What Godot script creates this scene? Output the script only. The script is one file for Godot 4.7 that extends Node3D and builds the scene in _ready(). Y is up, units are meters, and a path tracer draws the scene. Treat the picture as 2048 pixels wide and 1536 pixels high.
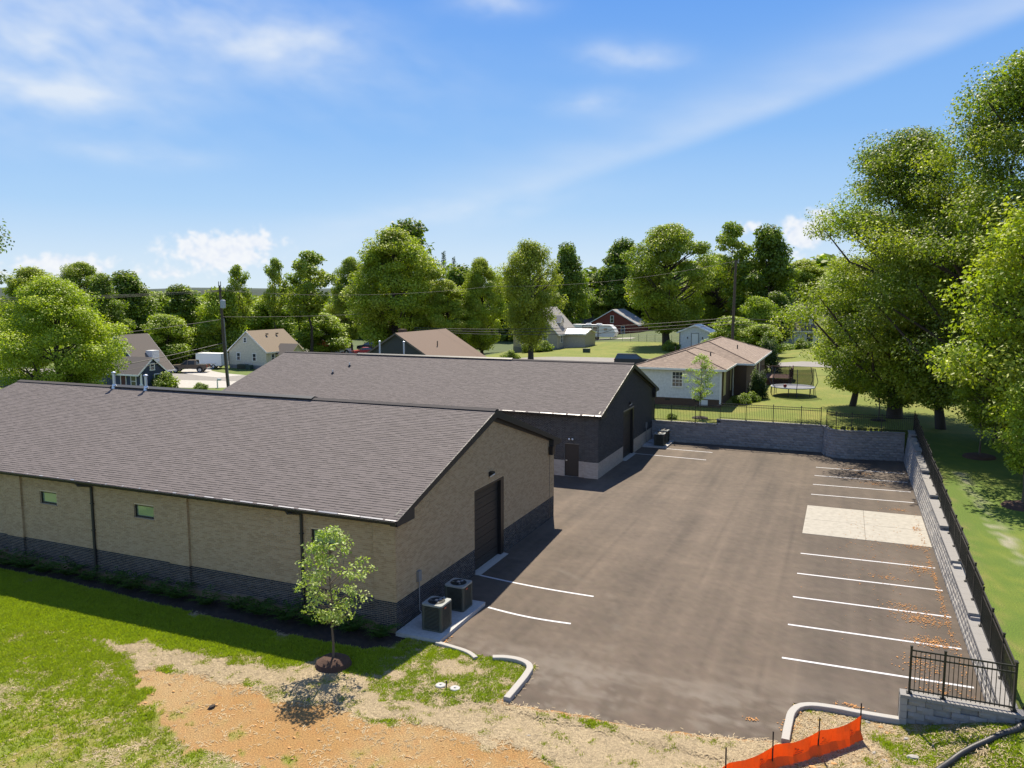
extends Node3D
# A brick workshop pair beside an asphalt lot, seen from a low drone. Metres, y up; x runs along the buildings' long side, -z into the distance.

const EYE := Vector3(0, 11.35, 0)
const SUN_TOWARDS := Vector3(-0.25, 1.0, -0.65)
var used := {}
var M := {}
var T := {}
var cube: BoxMesh
var noise := FastNoiseLite.new()
var rough_noise := FastNoiseLite.new()

# ---------------------------------------------------------------- mesh collector
class MB:
	var v := PackedVector3Array()
	var n := PackedVector3Array()
	var c := PackedColorArray()
	var ix := PackedInt32Array()
	var col := Color.WHITE
	func vert(p: Vector3, q: Vector3) -> int:
		v.append(p); n.append(q); c.append(col)
		return v.size() - 1
	func quad(a: Vector3, b: Vector3, d: Vector3, e: Vector3) -> void:
		var q := (b - a).cross(d - a)
		if q.length_squared() < 1e-14:
			q = (d - a).cross(e - a)
		q = q.normalized()
		var k := v.size()
		vert(a, q); vert(b, q); vert(d, q); vert(e, q)
		ix.append_array(PackedInt32Array([k, k + 2, k + 1, k, k + 3, k + 2]))
	func tri(a: Vector3, b: Vector3, d: Vector3) -> void:
		var q := (b - a).cross(d - a).normalized()
		var k := v.size()
		vert(a, q); vert(b, q); vert(d, q)
		ix.append_array(PackedInt32Array([k, k + 2, k + 1]))
	func box(p: Vector3, s: Vector3, b := Basis()) -> void:
		var x := b.x * s.x * 0.5
		var y := b.y * s.y * 0.5
		var z := b.z * s.z * 0.5
		quad(p - x - y + z, p + x - y + z, p + x + y + z, p - x + y + z)
		quad(p + x - y - z, p - x - y - z, p - x + y - z, p + x + y - z)
		quad(p + x - y + z, p + x - y - z, p + x + y - z, p + x + y + z)
		quad(p - x - y - z, p - x - y + z, p - x + y + z, p - x + y - z)
		quad(p - x + y + z, p + x + y + z, p + x + y - z, p - x + y - z)
		quad(p - x - y - z, p + x - y - z, p + x - y + z, p - x - y + z)
	func span(lo: Vector3, hi: Vector3) -> void:
		box((lo + hi) * 0.5, hi - lo)
	func face(poly: Array) -> void:   # convex, counter-clockwise from outside
		for i in range(1, poly.size() - 1):
			tri(poly[0], poly[i], poly[i + 1])
	func extrude(given: Array, off: Vector3) -> void:   # convex outline pushed along off
		var poly := given.duplicate()
		var q: Vector3 = (poly[1] - poly[0]).cross(poly[2] - poly[0])
		if q.dot(off) > 0:
			poly.reverse()
		face(poly)
		var back := []
		for p in poly:
			back.push_front(p + off)
		face(back)
		for i in poly.size():
			var a: Vector3 = poly[i]
			var b: Vector3 = poly[(i + 1) % poly.size()]
			quad(a, a + off, b + off, b)
	func tube(path: Array, radii: Array, sides := 6, closed := true) -> void:
		var first := v.size()
		var last_x := Vector3.RIGHT
		for i in path.size():
			var d: Vector3 = (path[mini(i + 1, path.size() - 1)] - path[maxi(i - 1, 0)]).normalized()
			var x: Vector3 = last_x - d * last_x.dot(d)
			if x.length() < 0.05:
				x = d.cross(Vector3.FORWARD if absf(d.z) < 0.9 else Vector3.UP)
			x = x.normalized()
			last_x = x
			var y: Vector3 = d.cross(x)
			for k in sides:
				var t: float = TAU * k / sides
				var o: Vector3 = x * cos(t) + y * sin(t)
				vert(path[i] + o * radii[i], o)
		for i in path.size() - 1:
			for k in sides:
				var a := first + i * sides + k
				var b := first + i * sides + (k + 1) % sides
				ix.append_array(PackedInt32Array([a, a + sides, b, b, a + sides, b + sides]))
		if closed:
			for e in [0, path.size() - 1]:
				var ring := []
				for k in sides:
					ring.append(v[first + e * sides + k])
				if e == 0:
					ring.reverse()
				face(ring)
	func lathe(o: Vector3, prof: Array, segs := 16, axis := Basis()) -> void:   # prof: [radius, height] going up
		for i in prof.size() - 1:
			var r0: float = prof[i][0]
			var r1: float = prof[i + 1][0]
			var h0: float = prof[i][1]
			var h1: float = prof[i + 1][1]
			var first := v.size()
			for k in segs:
				var t: float = TAU * k / segs
				var d := Vector3(cos(t), 0, -sin(t))
				var q := (d * (h1 - h0) + Vector3.UP * (r0 - r1)).normalized()
				vert(o + axis * (d * r0 + Vector3.UP * h0), axis * q)
				vert(o + axis * (d * r1 + Vector3.UP * h1), axis * q)
			for k in segs:
				var a := first + 2 * k
				var b := first + 2 * ((k + 1) % segs)
				ix.append_array(PackedInt32Array([a, b + 1, b, a, a + 1, b + 1]))
	func done() -> ArrayMesh:
		var s := []
		s.resize(Mesh.ARRAY_MAX)
		s[Mesh.ARRAY_VERTEX] = v
		s[Mesh.ARRAY_NORMAL] = n
		s[Mesh.ARRAY_COLOR] = c
		s[Mesh.ARRAY_INDEX] = ix
		var m := ArrayMesh.new()
		m.add_surface_from_arrays(Mesh.PRIMITIVE_TRIANGLES, s)
		return m

# ---------------------------------------------------------------- scene tree helpers
func numbered(called: String) -> String:
	var k: int = used.get(called, 0)
	used[called] = k + 1
	return called if k == 0 else "%s_%03d" % [called, k]

func tag(o: Node, label: String, category: String, group := "") -> Node:
	o.set_meta("label", label)
	o.set_meta("category", category)
	if group:
		o.set_meta("group", group)
	return o

func thing(called: String, label: String, category: String, at := Vector3.ZERO, turn := 0.0, group := "") -> Node3D:
	var o := Node3D.new()
	o.name = numbered(called)
	add_child(o)
	o.position = at
	o.rotation.y = turn
	tag(o, label, category, group)
	return o

func copy_of(o: Node3D, label: String, at: Vector3, turn := 0.0, size := Vector3.ONE) -> Node3D:
	var c: Node3D = o.duplicate()
	c.name = numbered(String(o.name).rstrip("0123456789").trim_suffix("_"))
	add_child(c)
	c.position = at
	c.rotation.y = turn
	c.scale = size
	c.set_meta("label", label)
	return c

func part(called: String, mesh: Mesh, m: Material, parent: Node, at := Vector3.ZERO) -> MeshInstance3D:
	var o := MeshInstance3D.new()
	o.name = called
	o.mesh = mesh
	o.material_override = m
	parent.add_child(o, true)
	o.position = at
	return o

func setting(called: String, mesh: Mesh, m: Material) -> MeshInstance3D:
	var o := part(numbered(called), mesh, m, self)
	o.set_meta("kind", "structure")
	return o

# world-coordinate geometry placed under a thing that stands at its base
func wpart(called: String, b: MB, m: Material, parent: Node3D) -> MeshInstance3D:
	return part(called, b.done(), m, parent, -parent.position)

func block(called: String, lo: Vector3, hi: Vector3, m: Material, parent: Node3D) -> MeshInstance3D:
	var b := MB.new()
	b.span(lo, hi)
	return wpart(called, b, m, parent)

func scatter(called: String, mesh: Mesh, m: Material, where: Array, tint: Array, parent: Node) -> MultiMeshInstance3D:
	var mm := MultiMesh.new()
	mm.transform_format = MultiMesh.TRANSFORM_3D
	mm.use_colors = tint.size() > 0
	mm.mesh = mesh
	mm.instance_count = where.size()
	for i in where.size():
		mm.set_instance_transform(i, where[i])
		if tint.size():
			mm.set_instance_color(i, tint[i])
	var o := MultiMeshInstance3D.new()
	o.name = called
	o.multimesh = mm
	o.material_override = m
	parent.add_child(o, true)
	o.set_meta("kind", "stuff")
	return o

func rnd(n: int) -> RandomNumberGenerator:
	var r := RandomNumberGenerator.new()
	r.seed = n
	return r

# ---------------------------------------------------------------- materials
func L(r: float, g: float, b: float) -> Color:   # real-world base colour
	return Color(r, g, b).linear_to_srgb()

func mk(called: String, c: Color, rough := 0.8, metal := 0.0) -> StandardMaterial3D:
	var m := StandardMaterial3D.new()
	m.resource_name = called
	m.albedo_color = c
	m.roughness = rough
	m.metallic = metal
	M[called] = m
	return m

func grain(m: StandardMaterial3D, tex: String, size: float, bump := 0.0) -> StandardMaterial3D:
	m.albedo_texture = T[tex]
	m.uv1_triplanar = true
	m.uv1_world_triplanar = true
	m.uv1_scale = Vector3.ONE / size
	if bump > 0:
		m.heightmap_enabled = true
		m.heightmap_texture = T[tex]
		m.heightmap_scale = bump
	return m

func noise_tex(called: String, freq: float, octaves: int, lo: float, hi: float, seed_: int, kind := FastNoiseLite.TYPE_SIMPLEX_SMOOTH) -> void:
	var f := FastNoiseLite.new()
	f.noise_type = kind
	f.seed = seed_
	f.frequency = freq
	f.fractal_octaves = octaves
	f.fractal_gain = 0.6
	var t := NoiseTexture2D.new()
	t.width = 512
	t.height = 512
	t.seamless = true
	t.noise = f
	var g := Gradient.new()
	g.set_color(0, Color(lo, lo, lo))
	g.set_color(1, Color(hi, hi, hi))
	t.color_ramp = g
	T[called] = t

func make_materials() -> void:
	noise_tex("fine", 0.09, 4, 0.78, 1.0, 3)
	noise_tex("speck", 0.3, 3, 0.62, 1.0, 5)
	noise_tex("gritty", 0.3, 3, 0.86, 1.0, 6)
	noise_tex("cloudy", 0.02, 5, 0.86, 1.0, 9)
	noise_tex("soil", 0.06, 5, 0.55, 1.0, 12)
	var m := mk("ground", Color.WHITE, 0.95)
	grain(m, "soil", 1.7, 3.0).vertex_color_use_as_albedo = true
	m = mk("asphalt", Color.WHITE, 0.9)
	grain(m, "speck", 1.1, 0.4).vertex_color_use_as_albedo = true
	m = mk("tinted_rough", Color.WHITE, 0.9)   # bricks, shingles, blocks: colour carried by each piece
	grain(m, "gritty", 0.5, 0.25).vertex_color_use_as_albedo = true
	grain(mk("concrete", L(0.37, 0.345, 0.3), 0.85), "cloudy", 4.0, 0.2)
	grain(mk("kerb_concrete", L(0.44, 0.42, 0.39), 0.85), "fine", 1.2, 0.3)
	grain(mk("slab_concrete", L(0.44, 0.435, 0.43), 0.8), "cloudy", 2.0, 0.2)
	grain(mk("cap_stone", L(0.37, 0.355, 0.34), 0.9), "speck", 0.6, 0.6)
	grain(mk("line_paint", L(0.62, 0.62, 0.66), 0.6), "fine", 0.7)
	grain(mk("mortar_tan", L(0.7, 0.57, 0.4), 0.95), "fine", 0.4)
	grain(mk("mortar_light", L(0.48, 0.45, 0.4), 0.95), "fine", 0.4)
	grain(mk("roof_deck", L(0.075, 0.066, 0.068), 0.95), "speck", 0.5)
	grain(mk("foundation_stain", L(0.3, 0.23, 0.15), 0.95), "soil", 0.8)
	mk("black_metal", L(0.012, 0.012, 0.013), 0.42, 0.0)
	mk("dark_trim", L(0.02, 0.021, 0.023), 0.5)
	mk("door_charcoal", L(0.024, 0.023, 0.022), 0.55)
	mk("door_brown", L(0.028, 0.023, 0.021), 0.6)
	mk("galvanised", L(0.55, 0.6, 0.66), 0.38, 0.75)
	mk("drip_metal", L(0.36, 0.36, 0.37), 0.45, 0.5)
	mk("glazing", L(0.3, 0.4, 0.33), 0.04, 0.5)
	mk("house_glass", L(0.03, 0.04, 0.05), 0.05).metallic_specular = 0.9
	mk("window_dark", L(0.02, 0.022, 0.025), 0.15)
	mk("lens_white", L(0.75, 0.75, 0.75), 0.3)
	mk("ac_green", L(0.055, 0.062, 0.05), 0.5)
	mk("ac_top", L(0.23, 0.25, 0.25), 0.45)
	mk("ac_coil", L(0.012, 0.013, 0.012), 0.7)
	mk("ac_badge", L(0.45, 0.09, 0.05), 0.5)
	mk("sticker_white", L(0.55, 0.55, 0.57), 0.6)
	mk("conduit_grey", L(0.2, 0.2, 0.2), 0.6)
	mk("pipe_black", L(0.018, 0.018, 0.02), 0.5)
	m = mk("orange_mesh", L(0.95, 0.2, 0.02), 0.7)
	m.backlight_enabled = true
	m.backlight = L(0.85, 0.25, 0.03)
	grain(m, "fine", 0.5)
	mk("orange_print", L(0.32, 0.035, 0.01), 0.8)
	grain(mk("stake_wood", L(0.035, 0.025, 0.02), 0.9), "fine", 0.3)
	grain(mk("rock", L(0.5, 0.47, 0.42), 0.95), "speck", 0.7, 1.0)
	grain(mk("bark", L(0.11, 0.085, 0.065), 0.95), "soil", 0.7, 1.5)
	grain(mk("bark_pale", L(0.2, 0.155, 0.11), 0.9), "soil", 0.3, 0.5)
	grain(mk("pole_wood", L(0.15, 0.115, 0.085), 0.9), "soil", 0.6, 0.6)
	mk("wire", L(0.08, 0.075, 0.07), 0.7)
	mk("transformer_grey", L(0.35, 0.38, 0.42), 0.5)
	m = mk("leaf", Color.WHITE, 0.55)
	m.vertex_color_use_as_albedo = true
	m.backlight_enabled = true
	m.backlight = L(0.8, 0.9, 0.3)
	m = mk("blade", Color.WHITE, 0.7)
	m.vertex_color_use_as_albedo = true
	m.backlight_enabled = true
	m.backlight = L(0.85, 0.9, 0.3)
	m = mk("litter", Color.WHITE, 0.85)
	m.vertex_color_use_as_albedo = true
	grain(mk("mulch", L(0.045, 0.03, 0.024), 0.98), "speck", 0.35, 3.0)
	grain(mk("mulch_brown", L(0.12, 0.065, 0.045), 0.98), "speck", 0.35, 3.0)
	grain(mk("road", L(0.24, 0.225, 0.21), 0.92), "cloudy", 9.0)
	grain(mk("drive_concrete", L(0.42, 0.4, 0.37), 0.9), "cloudy", 6.0)
	grain(mk("siding_white", L(0.74, 0.75, 0.74), 0.6), "cloudy", 3.0)
	grain(mk("siding_cream", L(0.68, 0.63, 0.5), 0.7), "cloudy", 4.0)
	grain(mk("siding_beige", L(0.5, 0.45, 0.37), 0.7), "cloudy", 4.0)
	mk("siding_blue", L(0.03, 0.045, 0.085), 0.7)
	grain(mk("siding_charcoal", L(0.05, 0.055, 0.06), 0.7), "fine", 1.0)
	grain(mk("brick_red", L(0.3, 0.075, 0.05), 0.9), "speck", 0.9)
	grain(mk("brick_brown", L(0.17, 0.105, 0.07), 0.9), "speck", 0.7)
	grain(mk("block_grey", L(0.3, 0.3, 0.29), 0.9), "fine", 1.0)
	mk("trim_white", L(0.78, 0.77, 0.74), 0.6)
	mk("trim_yellow", L(0.6, 0.52, 0.27), 0.6)
	mk("roof_white", L(0.8, 0.8, 0.8), 0.5)
	grain(mk("roof_brown", L(0.27, 0.19, 0.145), 0.95), "speck", 0.6)
	grain(mk("roof_tan", L(0.36, 0.28, 0.2), 0.95), "speck", 0.6)
	grain(mk("roof_grey", L(0.42, 0.4, 0.38), 0.95), "speck", 0.6)
	grain(mk("roof_dark", L(0.08, 0.075, 0.075), 0.95), "speck", 0.6)
	grain(mk("roof_taupe", L(0.2, 0.17, 0.15), 0.95), "speck", 0.6)
	grain(mk("deck_wood", L(0.13, 0.05, 0.035), 0.8), "fine", 0.5)
	mk("paint_bronze", L(0.17, 0.13, 0.095), 0.3, 0.4)
	mk("paint_silver", L(0.5, 0.51, 0.53), 0.3, 0.5)
	mk("paint_red", L(0.3, 0.02, 0.025), 0.3)
	mk("paint_navy", L(0.012, 0.016, 0.03), 0.25)
	mk("paint_black", L(0.015, 0.015, 0.017), 0.28)
	mk("paint_white", L(0.8, 0.8, 0.8), 0.4)
	mk("paint_trailer_red", L(0.45, 0.03, 0.025), 0.5)
	mk("tyre", L(0.014, 0.014, 0.014), 0.85)
	mk("rim_metal", L(0.6, 0.6, 0.62), 0.35, 0.7)
	mk("lamp_clear", L(0.7, 0.7, 0.68), 0.15)
	mk("lamp_red", L(0.5, 0.02, 0.02), 0.25)
	m = mk("net_black", Color(0.01, 0.01, 0.012, 0.45), 0.9)
	m.transparency = BaseMaterial3D.TRANSPARENCY_ALPHA
	mk("trampoline_mat", L(0.3, 0.31, 0.36), 0.7)
	mk("frame_blue", L(0.04, 0.045, 0.08), 0.5)
	mk("ball_red", L(0.25, 0.02, 0.03), 0.5)
	mk("plastic_green", L(0.03, 0.06, 0.05), 0.6)
	grain(mk("hill", L(0.05, 0.085, 0.06), 1.0), "soil", 60.0)

# ---------------------------------------------------------------- camera, sky, sun
func wisp(a: float, e: float, ca: float, ce: float, la: float, le: float, tilt: float) -> float:
	var t := deg_to_rad(tilt)
	var x := (a - ca) * cos(t) + (e - ce) * sin(t)
	var y := -(a - ca) * sin(t) + (e - ce) * cos(t)
	var s := noise.get_noise_2d(x * 9.0 + ca * 31.0, y * 20.0 + 6.0 * rough_noise.get_noise_2d(x * 8.0, y * 5.0 + ce))
	return exp(-(x * x) / (la * la) - (y * y) / (le * le)) * clampf(0.8 + 0.8 * s, 0.0, 1.5)

# sky colour in the direction: a = degrees right of the middle of the view, e = degrees above the horizon
func sky_colour(a: float, e: float, d: Vector3) -> Color:
	var t := clampf(e / 90.0, 0.0, 1.0)
	var keys := [[0.0, 0.62, 0.76, 0.96], [2.5, 0.53, 0.70, 0.97], [6.0, 0.36, 0.585, 0.97], [11.0, 0.225, 0.46, 0.95], [20.0, 0.125, 0.33, 0.90], [40.0, 0.085, 0.22, 0.66], [90.0, 0.06, 0.15, 0.5]]
	var c := Color(keys[0][1], keys[0][2], keys[0][3])
	for i in keys.size() - 1:
		if e >= keys[i][0]:
			var f: float = clampf((e - keys[i][0]) / (keys[i + 1][0] - keys[i][0]), 0.0, 1.0)
			c = Color(keys[i][1], keys[i][2], keys[i][3]).lerp(Color(keys[i + 1][1], keys[i + 1][2], keys[i + 1][3]), f)
	# thin cirrus, combed sideways
	var n1 := noise.get_noise_3d(d.x * 140.0, d.y * 420.0, d.z * 140.0)
	var n2 := rough_noise.get_noise_3d(d.x * 40.0 + 50.0, d.y * 150.0, d.z * 40.0)
	var w := 0.0
	w += 0.55 * wisp(a, e, -34.0, 14.6, 11.0, 3.8, -10.0)
	w += 0.34 * wisp(a, e, -25.0, 18.0, 17.0, 3.6, -12.0)
	w += 0.48 * wisp(a, e, -15.5, 16.2, 4.8, 1.5, 10.0)
	w += 0.42 * wisp(a, e, -31.0, 11.9, 7.5, 1.0, 3.0)
	w += 0.30 * wisp(a, e, -25.0, 8.9, 5.0, 0.7, 0.0)
	w += 0.45 * wisp(a, e, -1.0, 19.4, 3.0, 0.8, 0.0)
	w += 0.42 * wisp(a, e, 7.8, 16.0, 3.6, 0.9, -4.0)
	w += 0.34 * wisp(a, e, 5.8, 13.2, 2.8, 0.8, 4.0)
	# long diagonal band from upper right to lower left, sharper on its lower side
	var off := e - (8.0 + (a - 4.0) * 0.29)
	var along := exp(-pow((a - 20.0) / 30.0, 2.0))
	w += along * (0.42 * exp(-pow(maxf(off, 0.0) / 2.8, 2.0)) * smoothstep(-0.7, 0.7, off))
	w += 0.25 * wisp(a, e, -4.0, 5.8, 9.0, 1.2, 8.0)
	# the same kind of cirrus in the rest of the sky
	var rest := smoothstep(36.0, 60.0, absf(a)) + (1.0 - smoothstep(36.0, 60.0, absf(a))) * smoothstep(22.0, 34.0, e)
	w += rest * (0.06 + 0.4 * smoothstep(-0.2, 0.5, n2)) * smoothstep(80.0, 25.0, e)
	var n0 := noise.get_noise_3d(d.x * 420.0 + d.y * 260.0, d.y * 1500.0, d.z * 420.0)
	w *= clampf(1.0 + 0.4 * n1 + 0.35 * n2 + 0.3 * n0, 0.15, 1.5)
	c = c.lerp(Color(0.70, 0.79, 0.98), clampf(w, 0.0, 0.8))
	c = Color(c.r * 0.66, c.g * 0.625, c.b * 0.54)
	# small cumulus banked on the horizon
	var n3 := noise.get_noise_3d(d.x * 2400.0, d.y * 2900.0, d.z * 2400.0)
	var n4 := noise.get_noise_3d(d.x * 900.0 + 9.0, d.y * 1200.0, d.z * 900.0)
	var n5 := noise.get_noise_3d(d.x * 7000.0 + 9.0, d.y * 8000.0, d.z * 7000.0)
	var puff := 0.0
	for k in [[-20.0, 2.9, 3.4, 1.5, 0.95], [-18.2, 3.5, 2.2, 1.0, 0.8], [-22.3, 4.0, 1.2, 0.5, 0.55], [-29.5, 1.9, 4.6, 0.9, 0.85], [-34.5, 1.5, 3.0, 0.8, 0.85], [-24.5, 1.6, 3.0, 0.8, 0.6], [20.2, 4.0, 1.7, 1.1, 1.1], [21.2, 5.3, 1.0, 0.8, 1.0], [18.8, 3.0, 1.7, 0.8, 0.7], [16.4, 4.7, 1.1, 0.5, 0.55], [-9.0, 1.2, 8.0, 0.5, 0.5], [26.0, 3.6, 3.0, 1.2, 0.9]]:
		puff = maxf(puff, k[4] * exp(-pow((a - k[0]) / k[2], 2.0) - pow((e - k[1]) / k[3], 2.0)))
	puff = maxf(puff, rest * 0.9 * exp(-pow((e - 2.0) / 1.8, 2.0)) * smoothstep(-0.1, 0.35, rough_noise.get_noise_3d(d.x * 100.0, 0.0, d.z * 100.0)))
	var body := smoothstep(0.3, 0.75, puff + 0.4 * n4 + 0.38 * n3 + 0.2 * n5) * smoothstep(0.05, 0.3, puff)
	c = c.lerp(Color(0.53, 0.535, 0.545).lerp(Color(0.46, 0.48, 0.53), clampf(0.4 - n3 - n5, 0.0, 1.0)), body * 0.85)
	return c

func make_sky() -> Image:
	var look := deg_to_rad(-22.9148)
	var draw := func(im: Image, x0: int, x1: int, y0: int, y1: int) -> void:
		var w := im.get_width()
		var h := im.get_height()
		for y in range(y0, y1):
			var e := 90.0 - (y + 0.5) / h * 180.0
			var ce := cos(deg_to_rad(e))
			var se := sin(deg_to_rad(e))
			for xx in range(x0, x1):
				var x := posmod(xx, w)
				var az := (x + 0.5) / w * TAU
				var a := rad_to_deg(wrapf(az - look, -PI, PI))
				im.set_pixel(x, y, sky_colour(a, maxf(e, 0.0), Vector3(sin(az) * ce, maxf(se, 0.0), -cos(az) * ce)))
	var small := Image.create(512, 256, false, Image.FORMAT_RGBF)
	small.fill(Color(0.3, 0.33, 0.3))
	draw.call(small, 0, 512, 0, 132)
	small.resize(4096, 2048, Image.INTERPOLATE_BILINEAR)
	var mid := int(look / TAU * 4096.0)
	draw.call(small, mid - 450, mid + 450, 1024 - 280, 1026)
	return small

func make_view() -> void:
	noise.noise_type = FastNoiseLite.TYPE_SIMPLEX_SMOOTH
	noise.seed = 4
	noise.frequency = 0.02
	noise.fractal_octaves = 4
	rough_noise.noise_type = FastNoiseLite.TYPE_SIMPLEX_SMOOTH
	rough_noise.seed = 21
	rough_noise.frequency = 0.03
	rough_noise.fractal_octaves = 3
	var cam := Camera3D.new()
	cam.name = "camera"
	cam.position = EYE
	cam.rotation_degrees = Vector3(-6.43, 22.915, 0)
	cam.fov = 51.99
	cam.near = 0.5
	cam.far = 9000.0
	add_child(cam)
	cam.current = true
	var sky := Sky.new()
	var p := PanoramaSkyMaterial.new()
	p.panorama = ImageTexture.create_from_image(make_sky())
	sky.sky_material = p
	var e := Environment.new()
	e.background_mode = Environment.BG_SKY
	e.sky = sky
	e.background_energy_multiplier = 1.0
	e.tonemap_mode = Environment.TONE_MAPPER_LINEAR
	e.tonemap_exposure = 1.8
	e.sdfgi_enabled = true
	e.ssao_enabled = true
	e.ssil_enabled = true
	e.fog_enabled = FOG > 0.0
	e.fog_density = FOG
	e.fog_light_color = L(0.62, 0.74, 0.95)
	var we := WorldEnvironment.new()
	we.name = "environment"
	we.environment = e
	add_child(we)
	var sun := DirectionalLight3D.new()
	sun.name = "sun"
	sun.light_energy = 1.6
	sun.light_color = Color(1.0, 0.955, 0.87)
	sun.light_angular_distance = 0.53
	sun.shadow_enabled = true
	sun.look_at_from_position(SUN_TOWARDS * 50.0, Vector3.ZERO, Vector3.UP)
	add_child(sun)

const FOG := 0.0

# ---------------------------------------------------------------- lie of the land
func wall_top(z: float) -> float:   # finished top of the long retaining wall at z, in steps
	var k := clampf((-26.0 - z) / 32.0, 0.0, 1.0)
	return 0.76 + 0.19 * roundf(k * 1.25 / 0.19)

func land(x: float, z: float) -> float:
	var h := 0.0
	if z < -61.0 or (x < -14.5 and z < -54.0):
		var r := 1.58 + 0.33 * smoothstep(-9.0, -5.0, x) + 0.55 * smoothstep(-64.0, -105.0, z) + 0.5 * smoothstep(-115.0, -170.0, z)
		h = -1.0 + (r + 1.0) * smoothstep(-80.0, -38.0, x)
		h -= 10.0 * smoothstep(-190.0, -420.0, z) * smoothstep(-40.0, -150.0, x)
		if x < -14.5:
			h = lerpf(-smoothstep(-48.0, -75.0, x), h, smoothstep(-54.0, -68.0, z))
	elif x > 4.42:
		h = 0.66 + 1.25 * clampf((-26.0 - z) / 32.0, 0.0, 1.0) if z < -22.4 else 0.6
		h += 0.25 * smoothstep(6.0, 20.0, x)
	elif z > -22.4:
		h = 0.58 * smoothstep(1.6, 4.5, x) * smoothstep(-19.0, -22.0, z) + 0.03 * rough_noise.get_noise_2d(x * 22.0, z * 22.0)
		h += 0.5 * smoothstep(-12.0, 30.0, z)
		if x > -11.8 and x < -0.8 and z < -18.9:
			var edge := rim_at(x) if x > -8.3 else -21.5
			h = lerpf(maxf(h, 0.0) + 0.025, -0.06, smoothstep(edge + 0.06, edge - 0.16, z))
	else:
		h = minf(-0.03, -smoothstep(-48.0, -75.0, x))
	return h

func steps(a: float, b: float, d: float) -> Array:
	var out := []
	var n := maxi(1, int(round(absf(b - a) / d)))
	for i in n:
		out.append(lerpf(a, b, float(i) / n))
	return out

func outward(a: float, d: float, growth: float, end: float) -> Array:
	var out := []
	var x := a
	var s := d
	while (x - end) * signf(end - a) < 0.0:
		out.append(x)
		x += s * signf(end - a)
		s *= growth
	out.append(end)
	return out

# ---------------------------------------------------------------- ground
var green_poly: PackedVector2Array
var straw_poly: PackedVector2Array
var straw_poly2: PackedVector2Array
var dirt_poly: PackedVector2Array
var turf_poly: PackedVector2Array
var bank_dirt: PackedVector2Array
var bed_poly: PackedVector2Array
var rim_line: PackedVector2Array

func poly(a: Array) -> PackedVector2Array:
	var p := PackedVector2Array()
	for i in range(0, a.size(), 2):
		p.append(Vector2(a[i], a[i + 1]))
	return p

func make_polys() -> void:
	bed_poly = poly([-46.0, -22.3, -46.0, -21.0, -32.0, -20.95, -28.4, -20.95, -20.8, -20.55, -16.3, -20.4, -13.9, -20.45, -13.1, -20.9, -13.0, -22.3])
	green_poly = poly([-60.0, -21.0, -31.7, -20.8, -23.4, -20.7, -15.4, -20.3, -12.7, -20.8, -11.8, -21.8, -10.2, -21.5, -10.2, -20.4, -11.7, -19.3, -13.3, -19.0, -15.7, -18.6, -18.0, -18.4, -20.5, -18.1, -23.0, -17.9, -25.4, -17.5, -30.0, -17.2, -60.0, -16.0])
	straw_poly = poly([-23.0, -17.8, -19.8, -18.0, -15.6, -18.5, -14.5, -19.2, -12.1, -18.3, -13.0, -17.0, -15.2, -17.2, -17.6, -17.2, -19.2, -16.9, -21.6, -17.5])
	dirt_poly = poly([-19.2, -16.5, -17.4, -17.2, -15.2, -17.15, -12.9, -17.0, -10.5, -17.15, -8.2, -17.3, -5.9, -17.1, -3.5, -16.2, -3.0, -12.0, -9.0, -13.0, -12.8, -13.9, -16.2, -14.2, -18.2, -15.3])
	straw_poly2 = poly([-13.2, -17.8, -10.8, -18.3, -8.6, -19.3, -7.0, -19.3, -4.2, -19.2, -2.0, -19.7, -0.8, -19.6, -1.7, -17.0, -3.4, -16.2, -5.9, -17.0, -8.2, -17.3, -10.5, -17.2, -13.0, -17.0])
	turf_poly = poly([-12.6, -20.7, -11.7, -21.7, -8.9, -21.6, -8.4, -20.9, -8.4, -19.5, -9.3, -18.8, -11.2, -18.4, -12.6, -18.8])
	bank_dirt = poly([-0.9, -22.1, 0.8, -22.2, 1.7, -22.3, 1.2, -20.6, 0.4, -19.6, -0.6, -18.6, -2.0, -18.6, -0.9, -20.0])
	rim_line = poly([-8.4, -19.15, -6.3, -19.4, -4.3, -19.4, -2.4, -19.8, -0.85, -20.15])

func seg_dist(p: Vector2, line: PackedVector2Array) -> float:
	var best := 1e9
	for i in line.size() - 1:
		best = minf(best, p.distance_to(Geometry2D.get_closest_point_to_segment(p, line[i], line[i + 1])))
	return best

func within(x: float, z: float, p: PackedVector2Array, wob: float, sc: float) -> bool:
	var q := Vector2(x + wob * rough_noise.get_noise_2d(x * sc, z * sc), z + wob * rough_noise.get_noise_2d(x * sc + 400.0, z * sc + 90.0))
	return Geometry2D.is_point_in_polygon(q, p)

const TURF := Color(0.19, 0.28, 0.014)
const PATCHY := Color(0.27, 0.31, 0.035)
const STRAW := Color(0.31, 0.245, 0.135)
const DIRT := Color(0.47, 0.265, 0.088)
const PALE_DIRT := Color(0.5, 0.335, 0.15)

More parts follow.
